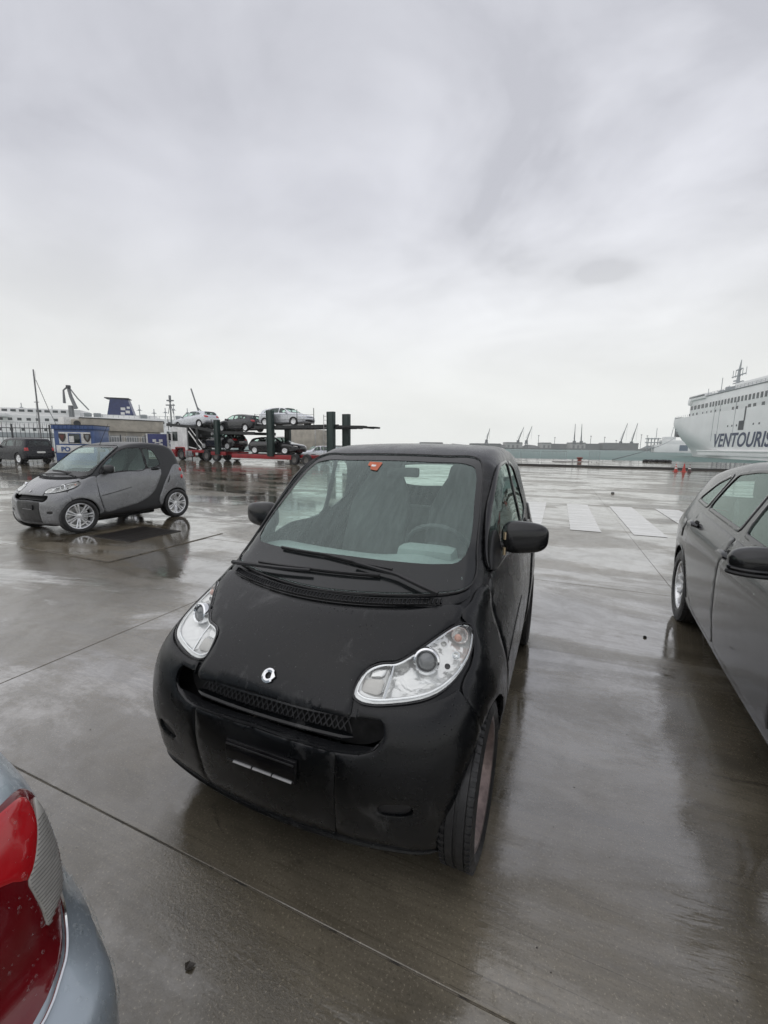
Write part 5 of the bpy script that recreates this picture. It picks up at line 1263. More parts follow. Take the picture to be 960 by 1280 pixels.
# ------------------------------------------------------------------ the cars it carries, copied from one hatchback
cargo0 = build_car('cargo_car', 'silver hatchback at the front of the upper deck, above the white cab', 'car', 'cars on the car transporter', (0, 0, 0), hatch, HB, 'silver_paint', False)
def place(o, p, yaw, pitch=0.0):
    o.location = p; o.rotation_euler = (Matrix.Rotation(yaw, 3, 'Z') @ Matrix.Rotation(pitch, 3, 'X')).to_euler()
LEFT = TA + R(-90); RIGHT = TA + R(90)       # nose towards the cab / towards the tail
place(cargo0, on_truck(.85, 1.25, 2.86), LEFT, R(3.5)); cargo0.scale = (1, 1.16, 1.06)
rows = [((6.75, 1.25, 2.54), LEFT, 'dark_grey_paint', 'dark grey hatchback behind the silver one on the upper deck', (1, 1.10, 1.0), 0),
        ((11.95, 1.25, 2.96), RIGHT, 'silver_paint', 'silver hatchback at the tail of the upper deck, nose towards the open end', (1, 1.14, .98), 0),
        ((4.35, 1.25, 1.02), LEFT, 'black_paint', 'black hatchback on the lower deck just behind the cab', (1, 1.18, 1.0), 0),
        ((10.85, 1.25, .75), RIGHT, 'black_paint', 'black hatchback on the lower deck between two green posts', (1, 1.25, .95), 0)]
for p, yaw, col_, lab, scl, pt in rows:
    c = copy_tree(cargo0, None, {'silver_paint': col_}); place(c, on_truck(*p), yaw, pt); c['label'] = lab; c.scale = scl
c = copy_tree(cargo0, None, {}); place(c, Vector((-6.4, 40.2, 0)), R(-62)); c['label'] = 'silver hatchback parked on the yard behind the tail of the transporter'; c.scale = (1, 1, 1)
if 'group' in c: del c['group']
c = copy_tree(cargo0, None, {'silver_paint': 'red_paint'}); place(c, Vector((15.5, 14.2, -.06)), R(67.5)); c['label'] = 'red hatchback mostly hidden behind the roof of the dark grey hatchback'; c.scale = (1, 1, 1)
if 'group' in c: del c['group']
suvo = build_car('parked_car', 'dark blue off-road estate car seen from behind, parked before the spiked fence', 'car', None, (-25.66, 29.65, -112.5), suv, SU, 'navy_dark', False)
# box lorry behind the transporter
lo_ = empty('box_lorry', (-10.4, 47.0, 0), TA); tag(lo_, 'beige box lorry standing behind the car transporter', 'truck')
tbox('cargo_box', M['beige_panel'], [((1.2, 1.2, 2.0), (4.4, 2.4, 2.3))], lo_); tbox('lorry_cab', M['white_paint'], [((-2.0, 1.2, 1.5), (1.6, 2.2, 1.9))], lo_, .15)
tbox('door_frame', M['steel'], [((-.98, 0, 2.0), (.06, .06, 2.2)), ((1.2, -.02, .9), (4.4, .06, .08)), ((3.38, 0, 2.0), (.06, .06, 2.2))], lo_)
for x in (-1.9, 2.4):
    for sd, y in ((-1, .2), (1, 2.2)): wheel(lo_, (x, y, .42), .42, .25, .28, 'plain', sd, (M['rubber'], M['wheel_grey']), R(90), 24)

# ------------------------------------------------------------------ port buildings on the left
def frame(name, p0, p1, lab, cat):
    """an Empty whose x axis runs from p0 to p1"""
    d = Vector((p1[0] - p0[0], p1[1] - p0[1])); e = empty(name, (p0[0], p0[1], 0), math.atan2(d.y, d.x)); tag(e, lab, cat); return e, d.length
hut, L_ = frame('beige_building', (-30.4, 42.6), (-25.4, 48.2), 'low beige port building with a deep flat roof fascia', 'building')
tbox('wall', M['beige_wall'], [((L_ / 2, 1.9, 1.35), (L_ - .3, 3.6, 2.7))], hut, .01); tbox('roof_fascia', M['beige_panel'], [((L_ / 2, 1.9, 3.30), (L_ + .3, 4.1, 1.2))], hut, .02)
tbox('roof_edge', M['dark_grey_metal'], [((L_ / 2, 1.9, 3.94), (L_ + .4, 4.2, .08))], hut, .01)
for k in range(4): tbox('window', M['window_grey'], [((1.2 + k * 1.6, .06, 1.75), (1.2, .06, 1.0))], hut, .01)
for k in range(5): tbox('wall_panel', M['beige_panel'], [((.7 + k * 1.6, .07, 1.3), (.10, .05, 2.5))], hut, .01)
hut2 = tbox('rooftop_cabin', M['white_paint'], [((-.7, 1.4, 3.35), (1.5, 2.4, 1.25))], hut, .03)
b = MB(); b.box((-.45, .10, 3.35), (.85, .3, .8), None, .03); ac = b.build('air_conditioner', M['beige_panel'], hut)
b = MB(); b.lathe([(-.07, .0), (-.07, .28), (-.05, .30), (-.02, .30)], 'Y', (-.45, .0, 3.35), 20); b.build('fan_grille', M['dark_grey_metal'], ac)
kx = empty('blue_kiosk', (-27.1, 34.6, 0), R(8)); tag(kx, 'small blue ticket kiosk with two crests and a white counter board', 'kiosk')
tbox('wall', M['kiosk_blue'], [((1.5, 1.2, 1.3), (3.0, 2.4, 2.6))], kx, .01); tbox('roof_fascia', M['kiosk_blue'], [((1.5, 1.15, 2.72), (3.2, 2.6, .34))], kx, .02); tbox('roof', M['dark_grey_metal'], [((1.5, 1.15, 2.91), (3.3, 2.7, .05))], kx, .01)
for k in range(10): tbox('roof_rib', M['kiosk_blue'], [((.1 + k * .32, -.17, 2.72), (.05, .05, .32))], kx, .005)
tbox('window_panel', M['white_print'], [((1.55, -.02, 1.85), (2.4, .05, .95))], kx, .01)
tbox('window', M['dark_glass'], [((1.55, -.06, 1.80), (.85, .04, .72))], kx, .01); tbox('window_frame', M['kiosk_blue'], [((1.55, -.08, 2.2), (.95, .03, .06)), ((1.10, -.08, 1.8), (.06, .03, .8)), ((2.0, -.08, 1.8), (.06, .03, .8))], kx, .004)
tbox('paper_notice', M['white_print'], [((1.32, -.09, 1.75), (.36, .01, .5))], kx, 0)
for x in (.62, 2.50):
    b = MB(); b.prism([(x - .26, 2.2), (x + .26, 2.2), (x + .27, 1.9), (x + .14, 1.62), (x, 1.50), (x - .14, 1.62), (x - .27, 1.9)], -.075, -.055, 'XZ'); sh = b.build('crest', M['crest_dark'], kx)
    b = MB(); b.prism([(x - .16, 2.1), (x + .16, 2.1), (x + .10, 1.85), (x, 1.66), (x - .10, 1.85)], -.083, -.077, 'XZ'); b.build('crest_field', M['crest_red' if x < 1 else 'window_grey'], sh)
tbox('counter_board', M['white_print'], [((1.5, -.03, .95), (2.8, .06, .62))], kx, .01)
tbox('side_window', M['white_print'], [((-.02, 1.3, 1.85), (.05, 1.1, .8))], kx, .01); tbox('side_door', M['dark_grey_metal'], [((-.02, .35, 1.2), (.05, .6, 1.9))], kx, .01)
def text_mesh(name, body, size, mat, parent, M4, shear=0.0, off=0.0, ext=.01, sx=1.0, space=1.0):
    cu = bpy.data.curves.new(name, 'FONT'); cu.body = body; cu.size = size; cu.shear = shear; cu.offset = off; cu.extrude = ext; cu.space_character = space; cu.resolution_u = 4
    o = bpy.data.objects.new(name, cu); COL.objects.link(o); bpy.context.view_layer.update()
    me = bpy.data.meshes.new_from_object(o.evaluated_get(bpy.context.evaluated_depsgraph_get())); bpy.data.objects.remove(o)
    me.transform(M4 @ Matrix.Diagonal((sx, 1, 1, 1))); me.materials.clear(); me.materials.append(mat); me.name = name
    return link(bpy.data.objects.new(name, me), parent)
FR = Matrix.Rotation(R(90), 4, 'X')
text_mesh('lettering', 'PO', .52, M['kiosk_blue'], kx, Matrix.Translation((.45, -.07, .76)) @ FR, 0, .02)
# spiked fence, white railing, banner
fe, L_ = frame('spiked_fence', (-42.5, 36.0), (-29.0, 41.0), 'tall dark spiked steel fence behind the off-road estate car', 'fence')
n = int(L_ / 2.4)
for k in range(n + 1): tbox('fence_post', M['dark_grey_metal'], [((k * L_ / n, 0, 1.55), (.12, .12, 3.1))], fe, .01)
tbox('fence_rail', M['dark_grey_metal'], [((L_ / 2, 0, 2.75), (L_, .05, .07))], fe, 0); tbox('fence_rail', M['dark_grey_metal'], [((L_ / 2, 0, .5), (L_, .05, .07))], fe, 0); tbox('fence_rail', M['dark_grey_metal'], [((L_ / 2, 0, 1.9), (L_, .05, .05))], fe, 0)
b = MB(); k = 0.1
while k < L_:
    b.tube([(k, -.03, .2), (k, -.03, 3.0), (k + .05, -.03, 3.25)], [.022, .022, .004], 4); k += .34
o = b.build('picket', M['dark_grey_metal'], fe); o['kind'] = 'stuff'
wr, L_ = frame('white_railing', (-26.3, 38.2), (-19.5, 42.5), 'pale upright railing in front of the beige building', 'fence')
for k in range(5): tbox('railing_post', M['dark_grey_metal'], [((k * L_ / 4, 0, 1.1), (.09, .09, 2.3))], wr, .01)
for z_ in (.25, 2.05): tbox('railing_rail', M['steel'], [((L_ / 2, 0, z_), (L_, .05, .06))], wr, 0)
b = MB(); k = .1
while k < L_: b.box((k, 0, 1.15), (.035, .035, 1.8)); k += .20
o = b.build('railing_bar', M['white_print'], wr); o['kind'] = 'stuff'
bn, L_ = frame('banner', (-22.6, 39.9), (-19.2, 42.05), 'white ferry banner with a blue emblem square hung on the railing', 'banner')
tbox('banner_sheet', M['white_print'], [((L_ / 2, -.10, 1.55), (L_, .02, 1.7))], bn, 0); tbox('emblem_square', M['banner_blue'], [((.95, -.125, 1.6), (1.6, .02, 1.55))], bn, 0)
tbox('emblem', M['white_print'], [((.68, -.145, 1.75), (.30, .015, .26)), ((1.22, -.145, 1.75), (.30, .015, .26)), ((.68, -.145, 1.35), (.30, .015, .26)), ((1.22, -.145, 1.35), (.30, .015, .26)), ((.95, -.145, 1.56), (.5, .015, .10))], bn, 0)
text_mesh('lettering', 'ad', 1.35, M['banner_blue'], bn, Matrix.Translation((1.95, -.13, 1.2)) @ FR, 0, .03)
def mast(name, lab, cat, p, h, r0, parts=()):
    e = empty(name, p); tag(e, lab, cat); MB().tube([(0, 0, 0), (0, 0, h)], [r0, r0 * .7], 8).build('pole', M['mast_grey'], e)
    for nm, pts, r_ in parts: MB().tube(pts, r_, 6).build(nm, M['mast_grey'], e)
    return e
mast('tall_mast', 'tall thin mast with a slanting stay rising behind the spiked fence', 'mast', (-48.9, 60, 0), 11.4, .12, [('stay', [(.2, 0, 10.0), (1.6, -.2, 6.2), (3.2, -.4, 2.6)], .045), ('halyard', [(-.1, .4, 11.2), (-.8, .4, 3)], .02), ('lamp_bracket', [(-.4, 0, 7.0), (.3, 0, 7.0)], .05)])

# ------------------------------------------------------------------ blue-funnelled ferry at the left quay
fl, L_ = frame('moored_ferry', (-134.0, 143.0), (-62.0, 172.0), 'white ferry with a slanted dark blue funnel lying behind the port buildings', 'ship')
fl.location.z = -1.8
tbox('hull', M['ship_white'], [((L_ / 2, 9, 4.4), (L_, 18, 8.8))], fl, .4)
tbox('deckhouse', M['ship_white'], [((L_ * .42, 9, 10.6), (L_ * .82, 15, 3.8))], fl, .2); tbox('deckhouse', M['ship_white'], [((14, 9, 13.6), (24, 13, 2.6))], fl, .2); tbox('deckhouse', M['ship_white'], [((L_ * .52, 9, 12.9), (20, 12, 1.2))], fl, .1)
tbox('bridge_wing', M['ship_white'], [((3.2, 3, 12.2), (4.2, 8, 1.2))], fl, .2)
for z_, x0, x1, st, w_, h_, y in ((11.0, 3, L_ * .80, 2.6, 1.2, .9, 1.47), (14.0, 4, 24, 2.4, 1.5, .8, 2.47), (7.4, 3, L_ - 4, 3.2, .9, .8, -.03)):
    b = MB(); x = x0
    while x < x1: b.box((x, y, z_), (w_, .08, h_)); x += st
    o = b.build('window_row', M['ship_window'], fl); o['kind'] = 'stuff'
fu = MB(); fu.prism([(33.2, 12.5), (42.6, 12.5), (40.6, 19.6), (34.8, 19.9)], 6, 12, 'XZ'); fo = fu.build('funnel', M['funnel_blue'], fl)
tbox('funnel_top', M['dark_grey_metal'], [((37.0, 9, 20.0), (8.0, 6.6, .35))], fo); tbox('emblem', M['white_print'], [((38.8, 5.95, 16.1), (1.5, .06, 1.0)), ((40.3, 5.95, 15.0), (1.4, .06, 1.0)), ((38.6, 5.95, 14.4), (1.3, .06, .9)), ((40.6, 5.95, 16.6), (1.0, .06, .8))], fo, 0)
b = MB()
for x in np.arange(2, L_ - 2, 1.5): b.tube([(x, .2, 8.8), (x, .2, 9.9)], .05, 4)
b.tube([(2, .2, 9.9), (L_ - 2, .2, 9.9)], .06, 4)
for x in np.arange(26, L_ * .8, 1.7): b.tube([(x, 1.7, 12.5), (x, 1.7, 13.5)], .05, 4)
b.tube([(26, 1.7, 13.5), (L_ * .8, 1.7, 13.5)], .06, 4)
b.build('ship_railing', M['ship_grey'], fl)
for x, h in ((7, 3.0), (16, 2.4), (44, 4.0), (49, 2.6), (53, 3.2), (56, 5.0), (61, 3.4), (66, 3.0)):
    b = MB(); b.tube([(x, 8, 12.4), (x, 8, 14 + h)], .16, 6); b.box((x, 8, 13.2 + h * .7), (.9, .5, .5)); b.tube([(x - 1, 8, 13.4 + h * .6), (x + 1, 8, 13.4 + h * .6)], .08, 5); b.build('deck_post', M['ship_grey'], fl)
b = MB()
for x in (28, 31, 46, 58): b.box((x, 3, 13.2), (2.2, 2, 1.6), None, .3)
o = b.build('deck_gear', M['ship_grey'], fl); o['kind'] = 'stuff'
tbox('grey_hull_band', M['ship_grey'], [((10, -.05, 5.6), (20, .1, 1.6))], fl, 0)
dc = empty('dock_crane', (-110.5, 150, -1.8)); tag(dc, 'grey dock crane with a hanging arm above the blue-funnelled ferry', 'crane')
MB().tube([(0, 0, 0), (0, 0, 16)], [1.0, .8], 8).build('tower', M['mast_grey'], dc); MB().tube([(1.8, 0, 15.0), (.4, 0, 19), (-.4, 0, 22.6)], [.7, .6, .5], 6).build('jib', M['mast_grey'], dc)
MB().tube([(-.4, 0, 22.4), (-2.0, 0, 21.2), (-2.1, 0, 16.8)], [.35, .3, .5], 6).build('hanging_arm', M['mast_grey'], dc); MB().tube([(-.2, 0, 22.6), (2.6, 0, 18.6), (6.2, 0, 14.6)], .22, 5).build('back_stay', M['mast_grey'], dc); MB().box((-.2, 0, 22.3), (1.2, 1, 1.2), None, .2).build('crane_head', M['dark_grey_metal'], dc)
mast('lattice_mast', 'thin slanting crane boom above the front car of the transporter', 'mast', (-70, 160, -1.8), 16, .3, [('boom', [(0, 0, 15), (-2.4, 0, 23.5)], .28), ('back_stay', [(-.6, 0, 17), (1.8, 0, 14.5)], .15)])
mast('radar_mast', 'dark lattice mast head left of the transporter cars', 'mast', (-78, 155, -1.8), 18.2, .35, [('yard', [(-1.6, 0, 17.0), (1.6, 0, 17.0)], .22), ('yard', [(-1.2, 0, 18.6), (1.3, 0, 18.6)], .25), ('head', [(0, 0, 18), (0, 0, 20.4)], .45), ('brace', [(-.9, 0, 14), (0, 0, 18)], .12), ('brace', [(.9, 0, 14), (0, 0, 18)], .12)])

# ------------------------------------------------------------------ big white ferry on the right
fr = empty('white_ferry', (136.39, 185, -1.8), math.atan2(-.968, -.25)); tag(fr, 'large white ferry with VENTOURIS in blue letters along its side', 'ship')
BM = 10.0; zs = [0, 1.5, 3, 5, 8, 11, 13.5, 16, 18.2]
st = lambda z: float(np.interp(z, [0, 3, 8, 12, 15, 18.2], [-27, -30, -40, -46, -50, -49]))
Ln = lambda z: float(np.interp(z, [0, 3, 8, 13, 18.2], [60, 56, 46, 38, 34]))
us = [0, .015, .04, .08, .14, .22, .32, .45, .6, .8, 1.0]; V = []; F = []; nu_ = len(us) + 1; nz_ = len(zs)
for sd in (-1, 1):
    for u in us + [None]:
        for z in zs:
            if u is None: s_ = 125.0; hb = BM
            else: s_ = st(z) + u * Ln(z); hb = BM * (1 - (1 - u) ** (2.3 if z > 6 else 1.7)); hb = max(hb, .05)
            V.append((s_, BM + sd * hb, z))
for sd in range(2):
    o_ = sd * nu_ * nz_
    for i in range(nu_ - 1):
        for j in range(nz_ - 1):
            f_ = (o_ + i * nz_ + j, o_ + (i + 1) * nz_ + j, o_ + (i + 1) * nz_ + j + 1, o_ + i * nz_ + j + 1); F.append(f_ if sd else f_[::-1])
top = [i * nz_ + nz_ - 1 for i in range(nu_)]; F.append(tuple(top + [nu_ * nz_ + i for i in reversed(top)]))
mesh_obj('hull', V, F, M['ship_white'], fr, True, 45)
tbox('superstructure', M['ship_white'], [((57, BM, 21.9), (136, 2 * BM - .4, 7.4))], fr, .3); tbox('bridge', M['ship_white'], [((-4, BM, 26.0), (15, 2 * BM + 1, 2.2))], fr, .4); tbox('bridge_wing', M['ship_white'], [((-10.5, BM, 24.6), (2.6, 2 * BM + 1.6, 3.0))], fr, .8)
tbox('bridge_window_band', M['ship_window'], [((-4, BM, 26.3), (14.4, 2 * BM + 1.06, .8))], fr, .1)
tbox('upper_house', M['ship_white'], [((70, BM, 27.0), (100, 15, 3.0))], fr, .3); tbox('deck_edge', M['ship_grey'], [((57, BM, 25.75), (134, 2 * BM + .2, .22))], fr, 0)
tbox('rubbing_belt', M['ship_white'], [((62, -.35, 2.9), (118, 1.0, .5))], fr, .15); tbox('rubbing_belt', M['ship_white'], [((62, -.1, 1.9), (118, .6, 1.6))], fr, .1)
def win_row(z, s0, s1, stp, w_, h_, mat='ship_window', y=.16):
    b = MB(); s_ = s0
    while s_ < s1: b.box((s_, y, z), (w_, .14, h_)); s_ += stp
    o = b.build('window_row', M[mat], fr); o['kind'] = 'stuff'
win_row(21.8, -9, 6, 3.4, 2.0, 1.7); win_row(21.8, 8, 120, 2.3, 1.15, 1.9); win_row(18.9, -10.5, 0, 3.6, .9, 1.0); win_row(18.9, 2, 19, 3.6, .55, .8)
win_row(18.75, 25.6, 29, 2.8, 1.1, 1.1); win_row(18.75, 36.2, 40, 3.0, 1.5, 1.2); win_row(18.75, 44, 110, 3.6, 1.5, 1.2)
for s_ in (24.1, 27.0, 30.1, 40.4, 43.7, 52, 60, 66): tbox('porthole', M['ship_window'], [((s_, -.02, 12.3), (.7, .1, .7))], fr, .1)
for s_, z_ in ((-31, 13.0), (-29, 13.2), (-31, 11.5), (-27.5, 11.7)):
    u_ = (s_ - st(z_)) / Ln(z_); y_ = BM - BM * (1 - (1 - u_) ** 2.3); tbox('porthole', M['ship_grey'], [((s_, y_ - .05, z_), (.5, .5, .5))], fr, .1)
tbox('side_door', M['ship_door'], [((33.1, -.02, 12.15), (3.4, .12, 3.3))], fr, 0); tbox('side_slot', M['ship_door'], [((34.6, -.02, 16.2), (.75, .12, 5.0))], fr, 0)
for s_ in (12.5, 16.6, 28.0): tbox('rain_pipe', M['ship_grey'], [((s_, -.03, 14.0), (.16, .10, 14.5))], fr, 0)
b = MB()
for s_ in np.arange(-46, -12, 2.2):
    z_ = 18.2; u_ = (s_ - st(z_)) / Ln(z_); y_ = BM - BM * (1 - (1 - min(u_, 1)) ** 2.3); b.tube([(s_, y_ + .3, 18.2), (s_, y_ + .3, 19.3)], .07, 4)
for s_ in np.arange(-10, 120, 2.4): b.tube([(s_, .4, 25.8), (s_, .4, 26.9)], .06, 4)
for zz in (26.4, 26.9): b.tube([(-10, .4, zz), (120, .4, zz)], .06, 4)
b.build('ship_railing', M['ship_grey'], fr)
tbox('bow_winch', M['dark_grey_metal'], [((-44, BM - 1.5, 19.0), (3.0, 2.4, 1.5)), ((-36, BM - 4.0, 18.8), (4.0, 2, 1.2))], fr, .3)
b = MB()
for s_, w_, h_ in ((8, 3, 1.6), (13, 2, 2.4), (18, 4, 1.2), (24, 2.4, 2.0), (40, 2.0, 2.8), (43, 1.6, 2.8), (48, 4, 1.4)): b.box((s_, 4, 25.8 + h_ / 2), (w_, 2.5, h_), None, .3)
o = b.build('deck_gear', M['ship_grey'], fr); o['kind'] = 'stuff'
for s_, h in ((-7, 4), (4, 7), (10, 3), (20, 3.5), (35, 3)):
    MB().tube([(s_, 5, 26), (s_, 5, 26 + h)], .14, 5).build('whip_aerial', M['ship_grey'], fr)
b = MB(); mx = 10.0
b.tube([(3, BM + 1, 26.5), (3, BM + 1, 35.5), (3.6, BM + 1, 40)], [.9, .5, .15], 8)
for z_, w_ in ((31.0, 7), (33.8, 10), (36.2, 4)): b.box((3, BM + 1, z_), (1.2, 1.0, .5), None, .1); b.tube([(3 - w_ / 2, BM + 1, z_), (3 + w_ / 2, BM + 1, z_ + .2)], .25, 5)
b.box((3, BM + 1, 29.0), (3.4, 3.4, 1.4), None, .3); b.box((1.5, BM + 1, 32.0), (3.0, .8, .5), None, .1)
for dx in (-4.5, -2.5, 2.6, 5.2): b.tube([(3 + dx, BM + 1, 33.4), (3 + dx, BM + 1, 36.5)], .12, 5)
b.build('mast', M['ship_grey'], fr)
text_mesh('lettering', 'VENTOURIS', 7.1, M['letter_blue'], fr, Matrix.Translation((14.4, -.06, 4.62)) @ FR, .18, .14, .03, .955, 1.02)
# mooring line from its bow to the apron
mr = empty('mooring_line', G(6.0, 56.9, .2)); tag(mr, 'slack mooring line running from the white ferry bow down to the quay', 'rope')
p0 = Vector((0, 0, 0)); bowp = fr.matrix_basis @ Vector((-38, BM - 3.0, 11.0)) - G(6.0, 56.9, .2)
MB().tube([p0.lerp(bowp, t_) - Vector((0, 0, 3.0 * 4 * t_ * (1 - t_) * .4)) for t_ in np.linspace(0, 1, 14)], .05, 5).build('rope', M['dark_grey_metal'], mr)
# small ferry beyond the bow
sf, L_ = frame('small_ferry', (272, 440), (322, 425), 'small white ferry with a square blue stern door, seen beyond the big ferry bow', 'ship'); sf.location.z = -1.8
tbox('hull', M['ship_white'], [((L_ * .58, 5, 4), (L_ * .84, 10, 8))], sf, .4); tbox('stern_door', M['door_slate'], [((L_ * .66, -.05, 4.8), (7.5, .2, 5.8))], sf, 0); tbox('stern_door', M['door_slate'], [((L_ * .92, -.05, 4.8), (3.4, .2, 4.4))], sf, .3)
tbox('deckhouse', M['ship_white'], [((L_ * .50, 5, 10), (L_ * .44, 9, 5)), ((L_ * .42, 5, 14), (L_ * .2, 7, 4))], sf, .3); tbox('funnel', M['dark_grey_metal'], [((L_ * .56, 5, 19.5), (4.4, 4, 7.5))], sf, .3)
b = MB()
for x in (3, 6, 9, 12): b.tube([(x, 4, 0), (x, 4, 15)], .5, 5)
for z_ in (5, 10, 14): b.box((7.5, 4, z_), (13, 6, 1.0))
b.build('superstructure', M['ship_grey'], sf)
MB().tube([(10, 4, 14), (10, 4, 25)], .3, 5).build('mast', M['ship_grey'], sf); MB().tube([(L_ * .45, 5, 14), (L_ * .48, 5, 26)], .3, 5).build('mast', M['ship_grey'], sf)

# ------------------------------------------------------------------ far shore: low land, sheds, cranes
ls = MB()
for k in range(60):
    x = -600 + k * 25; ls.box((x, 905 + 30 * math.sin(k * 1.7), -1.3 + .8), (26, 120, 3.6))
o = ls.build('far_shore', M['shore'], None, False); o['kind'] = 'structure'
ORD = ['first', 'second', 'third', 'fourth', 'fifth', 'sixth', 'seventh', 'eighth', 'ninth']
shed_kinds = ['long low grey quay shed on the far shore', 'pale block among the sheds on the far shore', 'dark scrap heap on the far shore']
rs = random.Random(5)
spots = [(205, 60, 9, 0), (262, 34, 12, 1), (300, 44, 8, 2), (345, 50, 10, 0), (392, 30, 13, 1), (430, 52, 11, 0), (474, 70, 13, 0), (545, 40, 9, 2), (590, 46, 8, 0), (150, 50, 8, 2), (95, 46, 10, 0), (640, 50, 10, 0), (240, 18, 8, 2), (325, 20, 12, 1)]
for k, (x, w_, h_, kd) in enumerate(spots):
    rank = sorted(s_[0] for s_ in spots if s_[3] == kd).index(x); e = empty('quay_shed', (x, 852 + rs.uniform(-6, 6), 0)); tag(e, ORD[rank] + ' ' + shed_kinds[kd] + ', counted from the left', 'building', 'sheds on the far shore')
    m = M[('shore', 'shed_pale', 'shed_dark')[kd]]
    if kd == 2:
        b = MB(); b.add([(-w_ / 2, 0, 0), (w_ / 2, 0, 0), (w_ / 2, 20, 0), (-w_ / 2, 20, 0), (-w_ / 4, 8, h_), (w_ / 6, 9, h_ * .8), (w_ / 3, 10, h_ * .55)], [(0, 1, 6, 5, 4), (1, 2, 6), (2, 3, 4, 5, 6), (3, 0, 4)]); b.build('heap', m, e, False)
    else:
        tbox('wall', m, [((0, 10, h_ * .42), (w_, 20, h_ * .84))], e, 0); b = MB(); b.prism([(-w_ / 2 - .5, h_ * .84), (w_ / 2 + .5, h_ * .84), (w_ / 2 - 1, h_), (-w_ / 2 + 1, h_)], -1, 21, 'XZ'); b.build('roof', M['shed_dark'], e, False)
        for q in range(int(w_ // 9)): tbox('door', M['shed_dark'], [((-w_ / 2 + 6 + q * 9, -.1, h_ * .3), (4, .3, h_ * .5))], e, 0)
cr = [(206, 26, .22, 0), (270, 30, .34, 1), (287, 32, .30, 1), (384, 36, -.02, 2), (398, 36, -.04, 2), (478, 40, .26, 1), (500, 40, .22, 1)]
cl = ['short slanting crane showing just above the black car roof', 'left one of the leaning cranes right of the black car roof', 'right one of the leaning cranes right of the black car roof', 'left one of the two upright slim cranes on the far shore', 'right one of the two upright slim cranes on the far shore', 'left one of the two tall leaning cranes nearest the white ferry', 'right one of the two tall leaning cranes nearest the white ferry']
for kd, (x, h_, tilt, _) in enumerate(cr):
    e = empty('harbour_crane', (x, 856, 0)); tag(e, cl[kd], 'crane', 'cranes on the far shore')
    b = MB()
    for sx in (-3, 3): b.tube([(sx, 0, 0), (sx * .6, 0, 10)], .8, 5)
    b.box((0, 0, 10), (6, 5, 1.6)); b.build('portal', M['crane_grey'], e)
    MB().box((0, 0, 13.5), (4.6, 4, 5.5)).build('machine_house', M['crane_grey'], e)
    b = MB(); q = Vector((math.sin(tilt), 0, math.cos(tilt)))
    b.tube([Vector((0, 0, 14)), Vector((0, 0, 14)) + q * h_], [1.3, .45], 5); b.tube([Vector((-1.5, 0, 20)), Vector((0, 0, 14)) + q * h_ * .75], .3, 4); b.build('jib', M['crane_grey'], e)
    MB().tube([Vector((0, 0, 14)) + q * h_, (q.x * h_, 0, 18)], .14, 4).build('hoist_rope', M['crane_grey'], e)
for k, (x, h_) in enumerate(((312, 26), (345, 22), (418, 26), (446, 24), (470, 18), (520, 30), (532, 28))):
    e = empty('light_mast', (x, 858, 0)); tag(e, ORD[k] + ' thin floodlight mast from the left on the far shore', 'mast', 'masts on the far shore'); MB().tube([(0, 0, 0), (0, 0, h_)], .5, 5).build('pole', M['crane_grey'], e); MB().box((0, 0, h_), (3, 1, 1.2)).build('lamp_head', M['crane_grey'], e)

# ------------------------------------------------------------------ on the apron and the quay edge
def barrier(p, w_, yaw, lab, grp='crowd barriers on the quay'):
    e = empty('crowd_barrier', p, yaw); tag(e, lab, 'barrier', grp); h = 1.05
    MB().tube([(0, 0, .05), (0, 0, h), (w_, 0, h), (w_, 0, .05)], .022, 6).build('frame', M['steel_dull'], e); MB().tube([(0, 0, .2), (w_, 0, .2)], .018, 5).build('lower_rail', M['steel_dull'], e)
    b = MB()
    for k in range(1, int(w_ / .13)): b.tube([(k * .13, 0, .2), (k * .13, 0, h)], .009, 4)
    o = b.build('bar', M['steel_dull'], e); o['kind'] = 'stuff'
    for x in (.25, w_ - .25): MB().box((x, 0, .03), (.05, .6, .05), None, .01).build('foot', M['steel_dull'], e)
ya = GA + R(2)
barrier((13.7, 45.6, .125), 1.0, ya, 'steel crowd barrier half hidden by the black car roof'); barrier((14.75, 45.2, .125), 1.75, ya, 'short steel crowd barrier next to the black car roof'); barrier((16.75, 44.75, .125), 2.4, ya, 'wide steel crowd barrier at the end of its row'); barrier((20.9, 42.9, .125), .95, ya, 'narrow steel barrier standing alone beside the rusty bollard')
bo = empty('mooring_bollard', (20.17, 43.4, .125)); tag(bo, 'rusty red mooring bollard on a pale concrete foot by the narrow barrier', 'bollard')
MB().lathe([(0, .34), (.05, .34), (.08, .20), (.28, .19), (.34, .30), (.42, .31), (.46, .24), (.47, 0)], 'Z', n=20).build('post', M['rust_red'], bo); MB().box((0, 0, .02), (1.6, .9, .06), None, .01).build('foot', M['shed_pale'], bo)
MB().box((-1.9, -.4, .03), (1.8, .8, .07), None, .01).build('foot_slab', M['shed_pale'], bo)
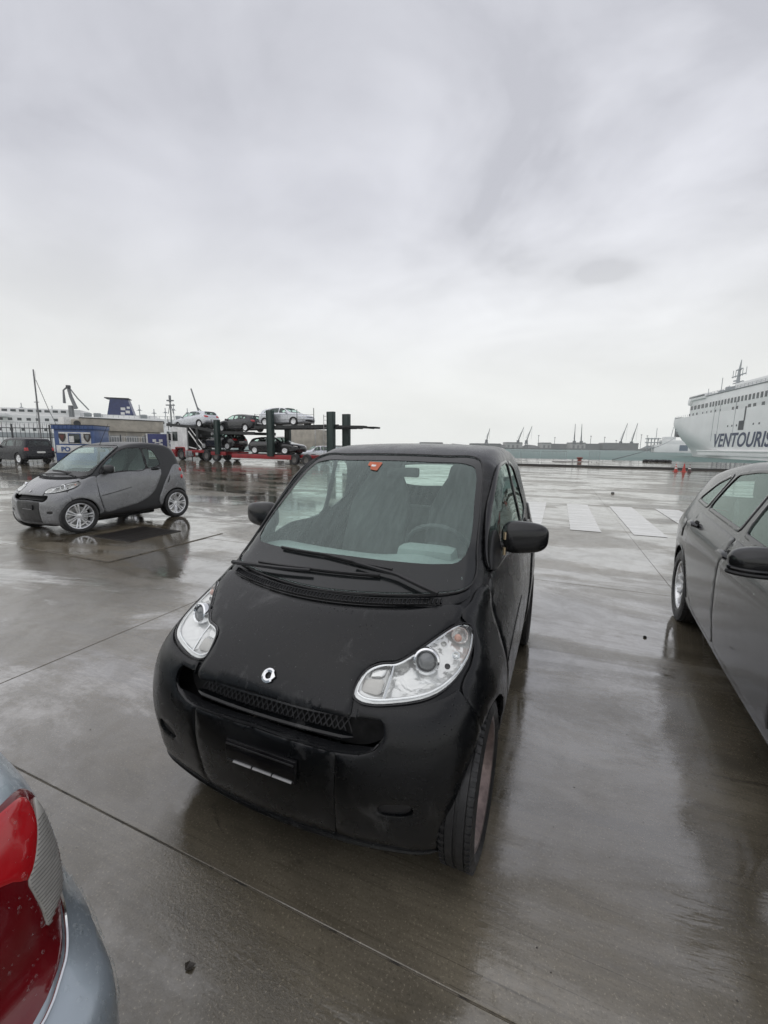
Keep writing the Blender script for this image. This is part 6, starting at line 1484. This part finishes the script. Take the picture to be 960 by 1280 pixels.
for k, (x, y) in enumerate(((20.0, 28.7), (20.3, 28.35), (20.72, 28.4))):
    e = empty('traffic_cone', (x, y, 0)); lab = ['red traffic cone with white bands, leftmost of the three on the quay', 'plain red traffic cone in the middle of the three on the quay', 'dark dirty traffic cone, rightmost of the three on the quay'][k]; tag(e, lab, 'cone', 'traffic cones')
    m = M['cone_dark' if k == 2 else 'cone_red']; h = .80 if k == 1 else .72; e.scale = (.72, .72, .72)
    MB().box((0, 0, .025), (.40, .40, .05), None, .015).build('base', m, e); MB().lathe([(.05, .155), (h, .03), (h + .01, 0)], 'Z', n=18).build('body', m, e)
    if k != 1:
        for z0, z1 in ((.28, .40), (.52, .60)):
            r_ = lambda z: .155 + (z - .05) / (h - .05) * (-.125) + .004
            MB().lathe([(z0, r_(z0)), (z1, r_(z1))], 'Z', n=18).build('band', M['white_print'], e)
for k in range(9):
    p = G(8.9 + k * .27, 53.9 + .25 * math.sin(k * 2.1), .125); e = MB(); rr = .27
    e.lathe([(-.1, rr * .55), (-.11, rr * .8), (-.06, rr), (.06, rr), (.11, rr * .8), (.1, rr * .55)], 'Z', (0, 0, .11), 18, closed=True)
    o = e.build('fender_tyre', M['rubber'], None); o.location = p; o.rotation_euler = (random.uniform(-.3, .3), random.uniform(-.3, .3), 0); tag(o, ORD[k] + ' black tyre from the left in the row on the quay edge', 'tyre', 'tyres on the quay edge')
sn = MB().lathe([(0, .05), (.03, .055), (.05, .04), (.06, 0)], 'Z', n=9).build('stone', M['shed_dark'], None); sn.location = (7.77, 14.09, 0); tag(sn, 'small dark stone alone on the concrete beyond the zebra crossing', 'stone')
sn = MB().lathe([(0, .012), (.008, .014), (.014, .008), (.016, 0)], 'Z', n=8).build('stone', M['dark_void'], None); sn.location = (2.127, 3.175, 0); tag(sn, 'tiny black stone on the concrete between the two nearest dark cars', 'stone')
# ------------------------------------------------------------------ rain haze
hz_ = MB().box((0, 480, 26), (2400, 1100, 60)).build('haze', M['haze'], None, False); hz_['kind'] = 'stuff'
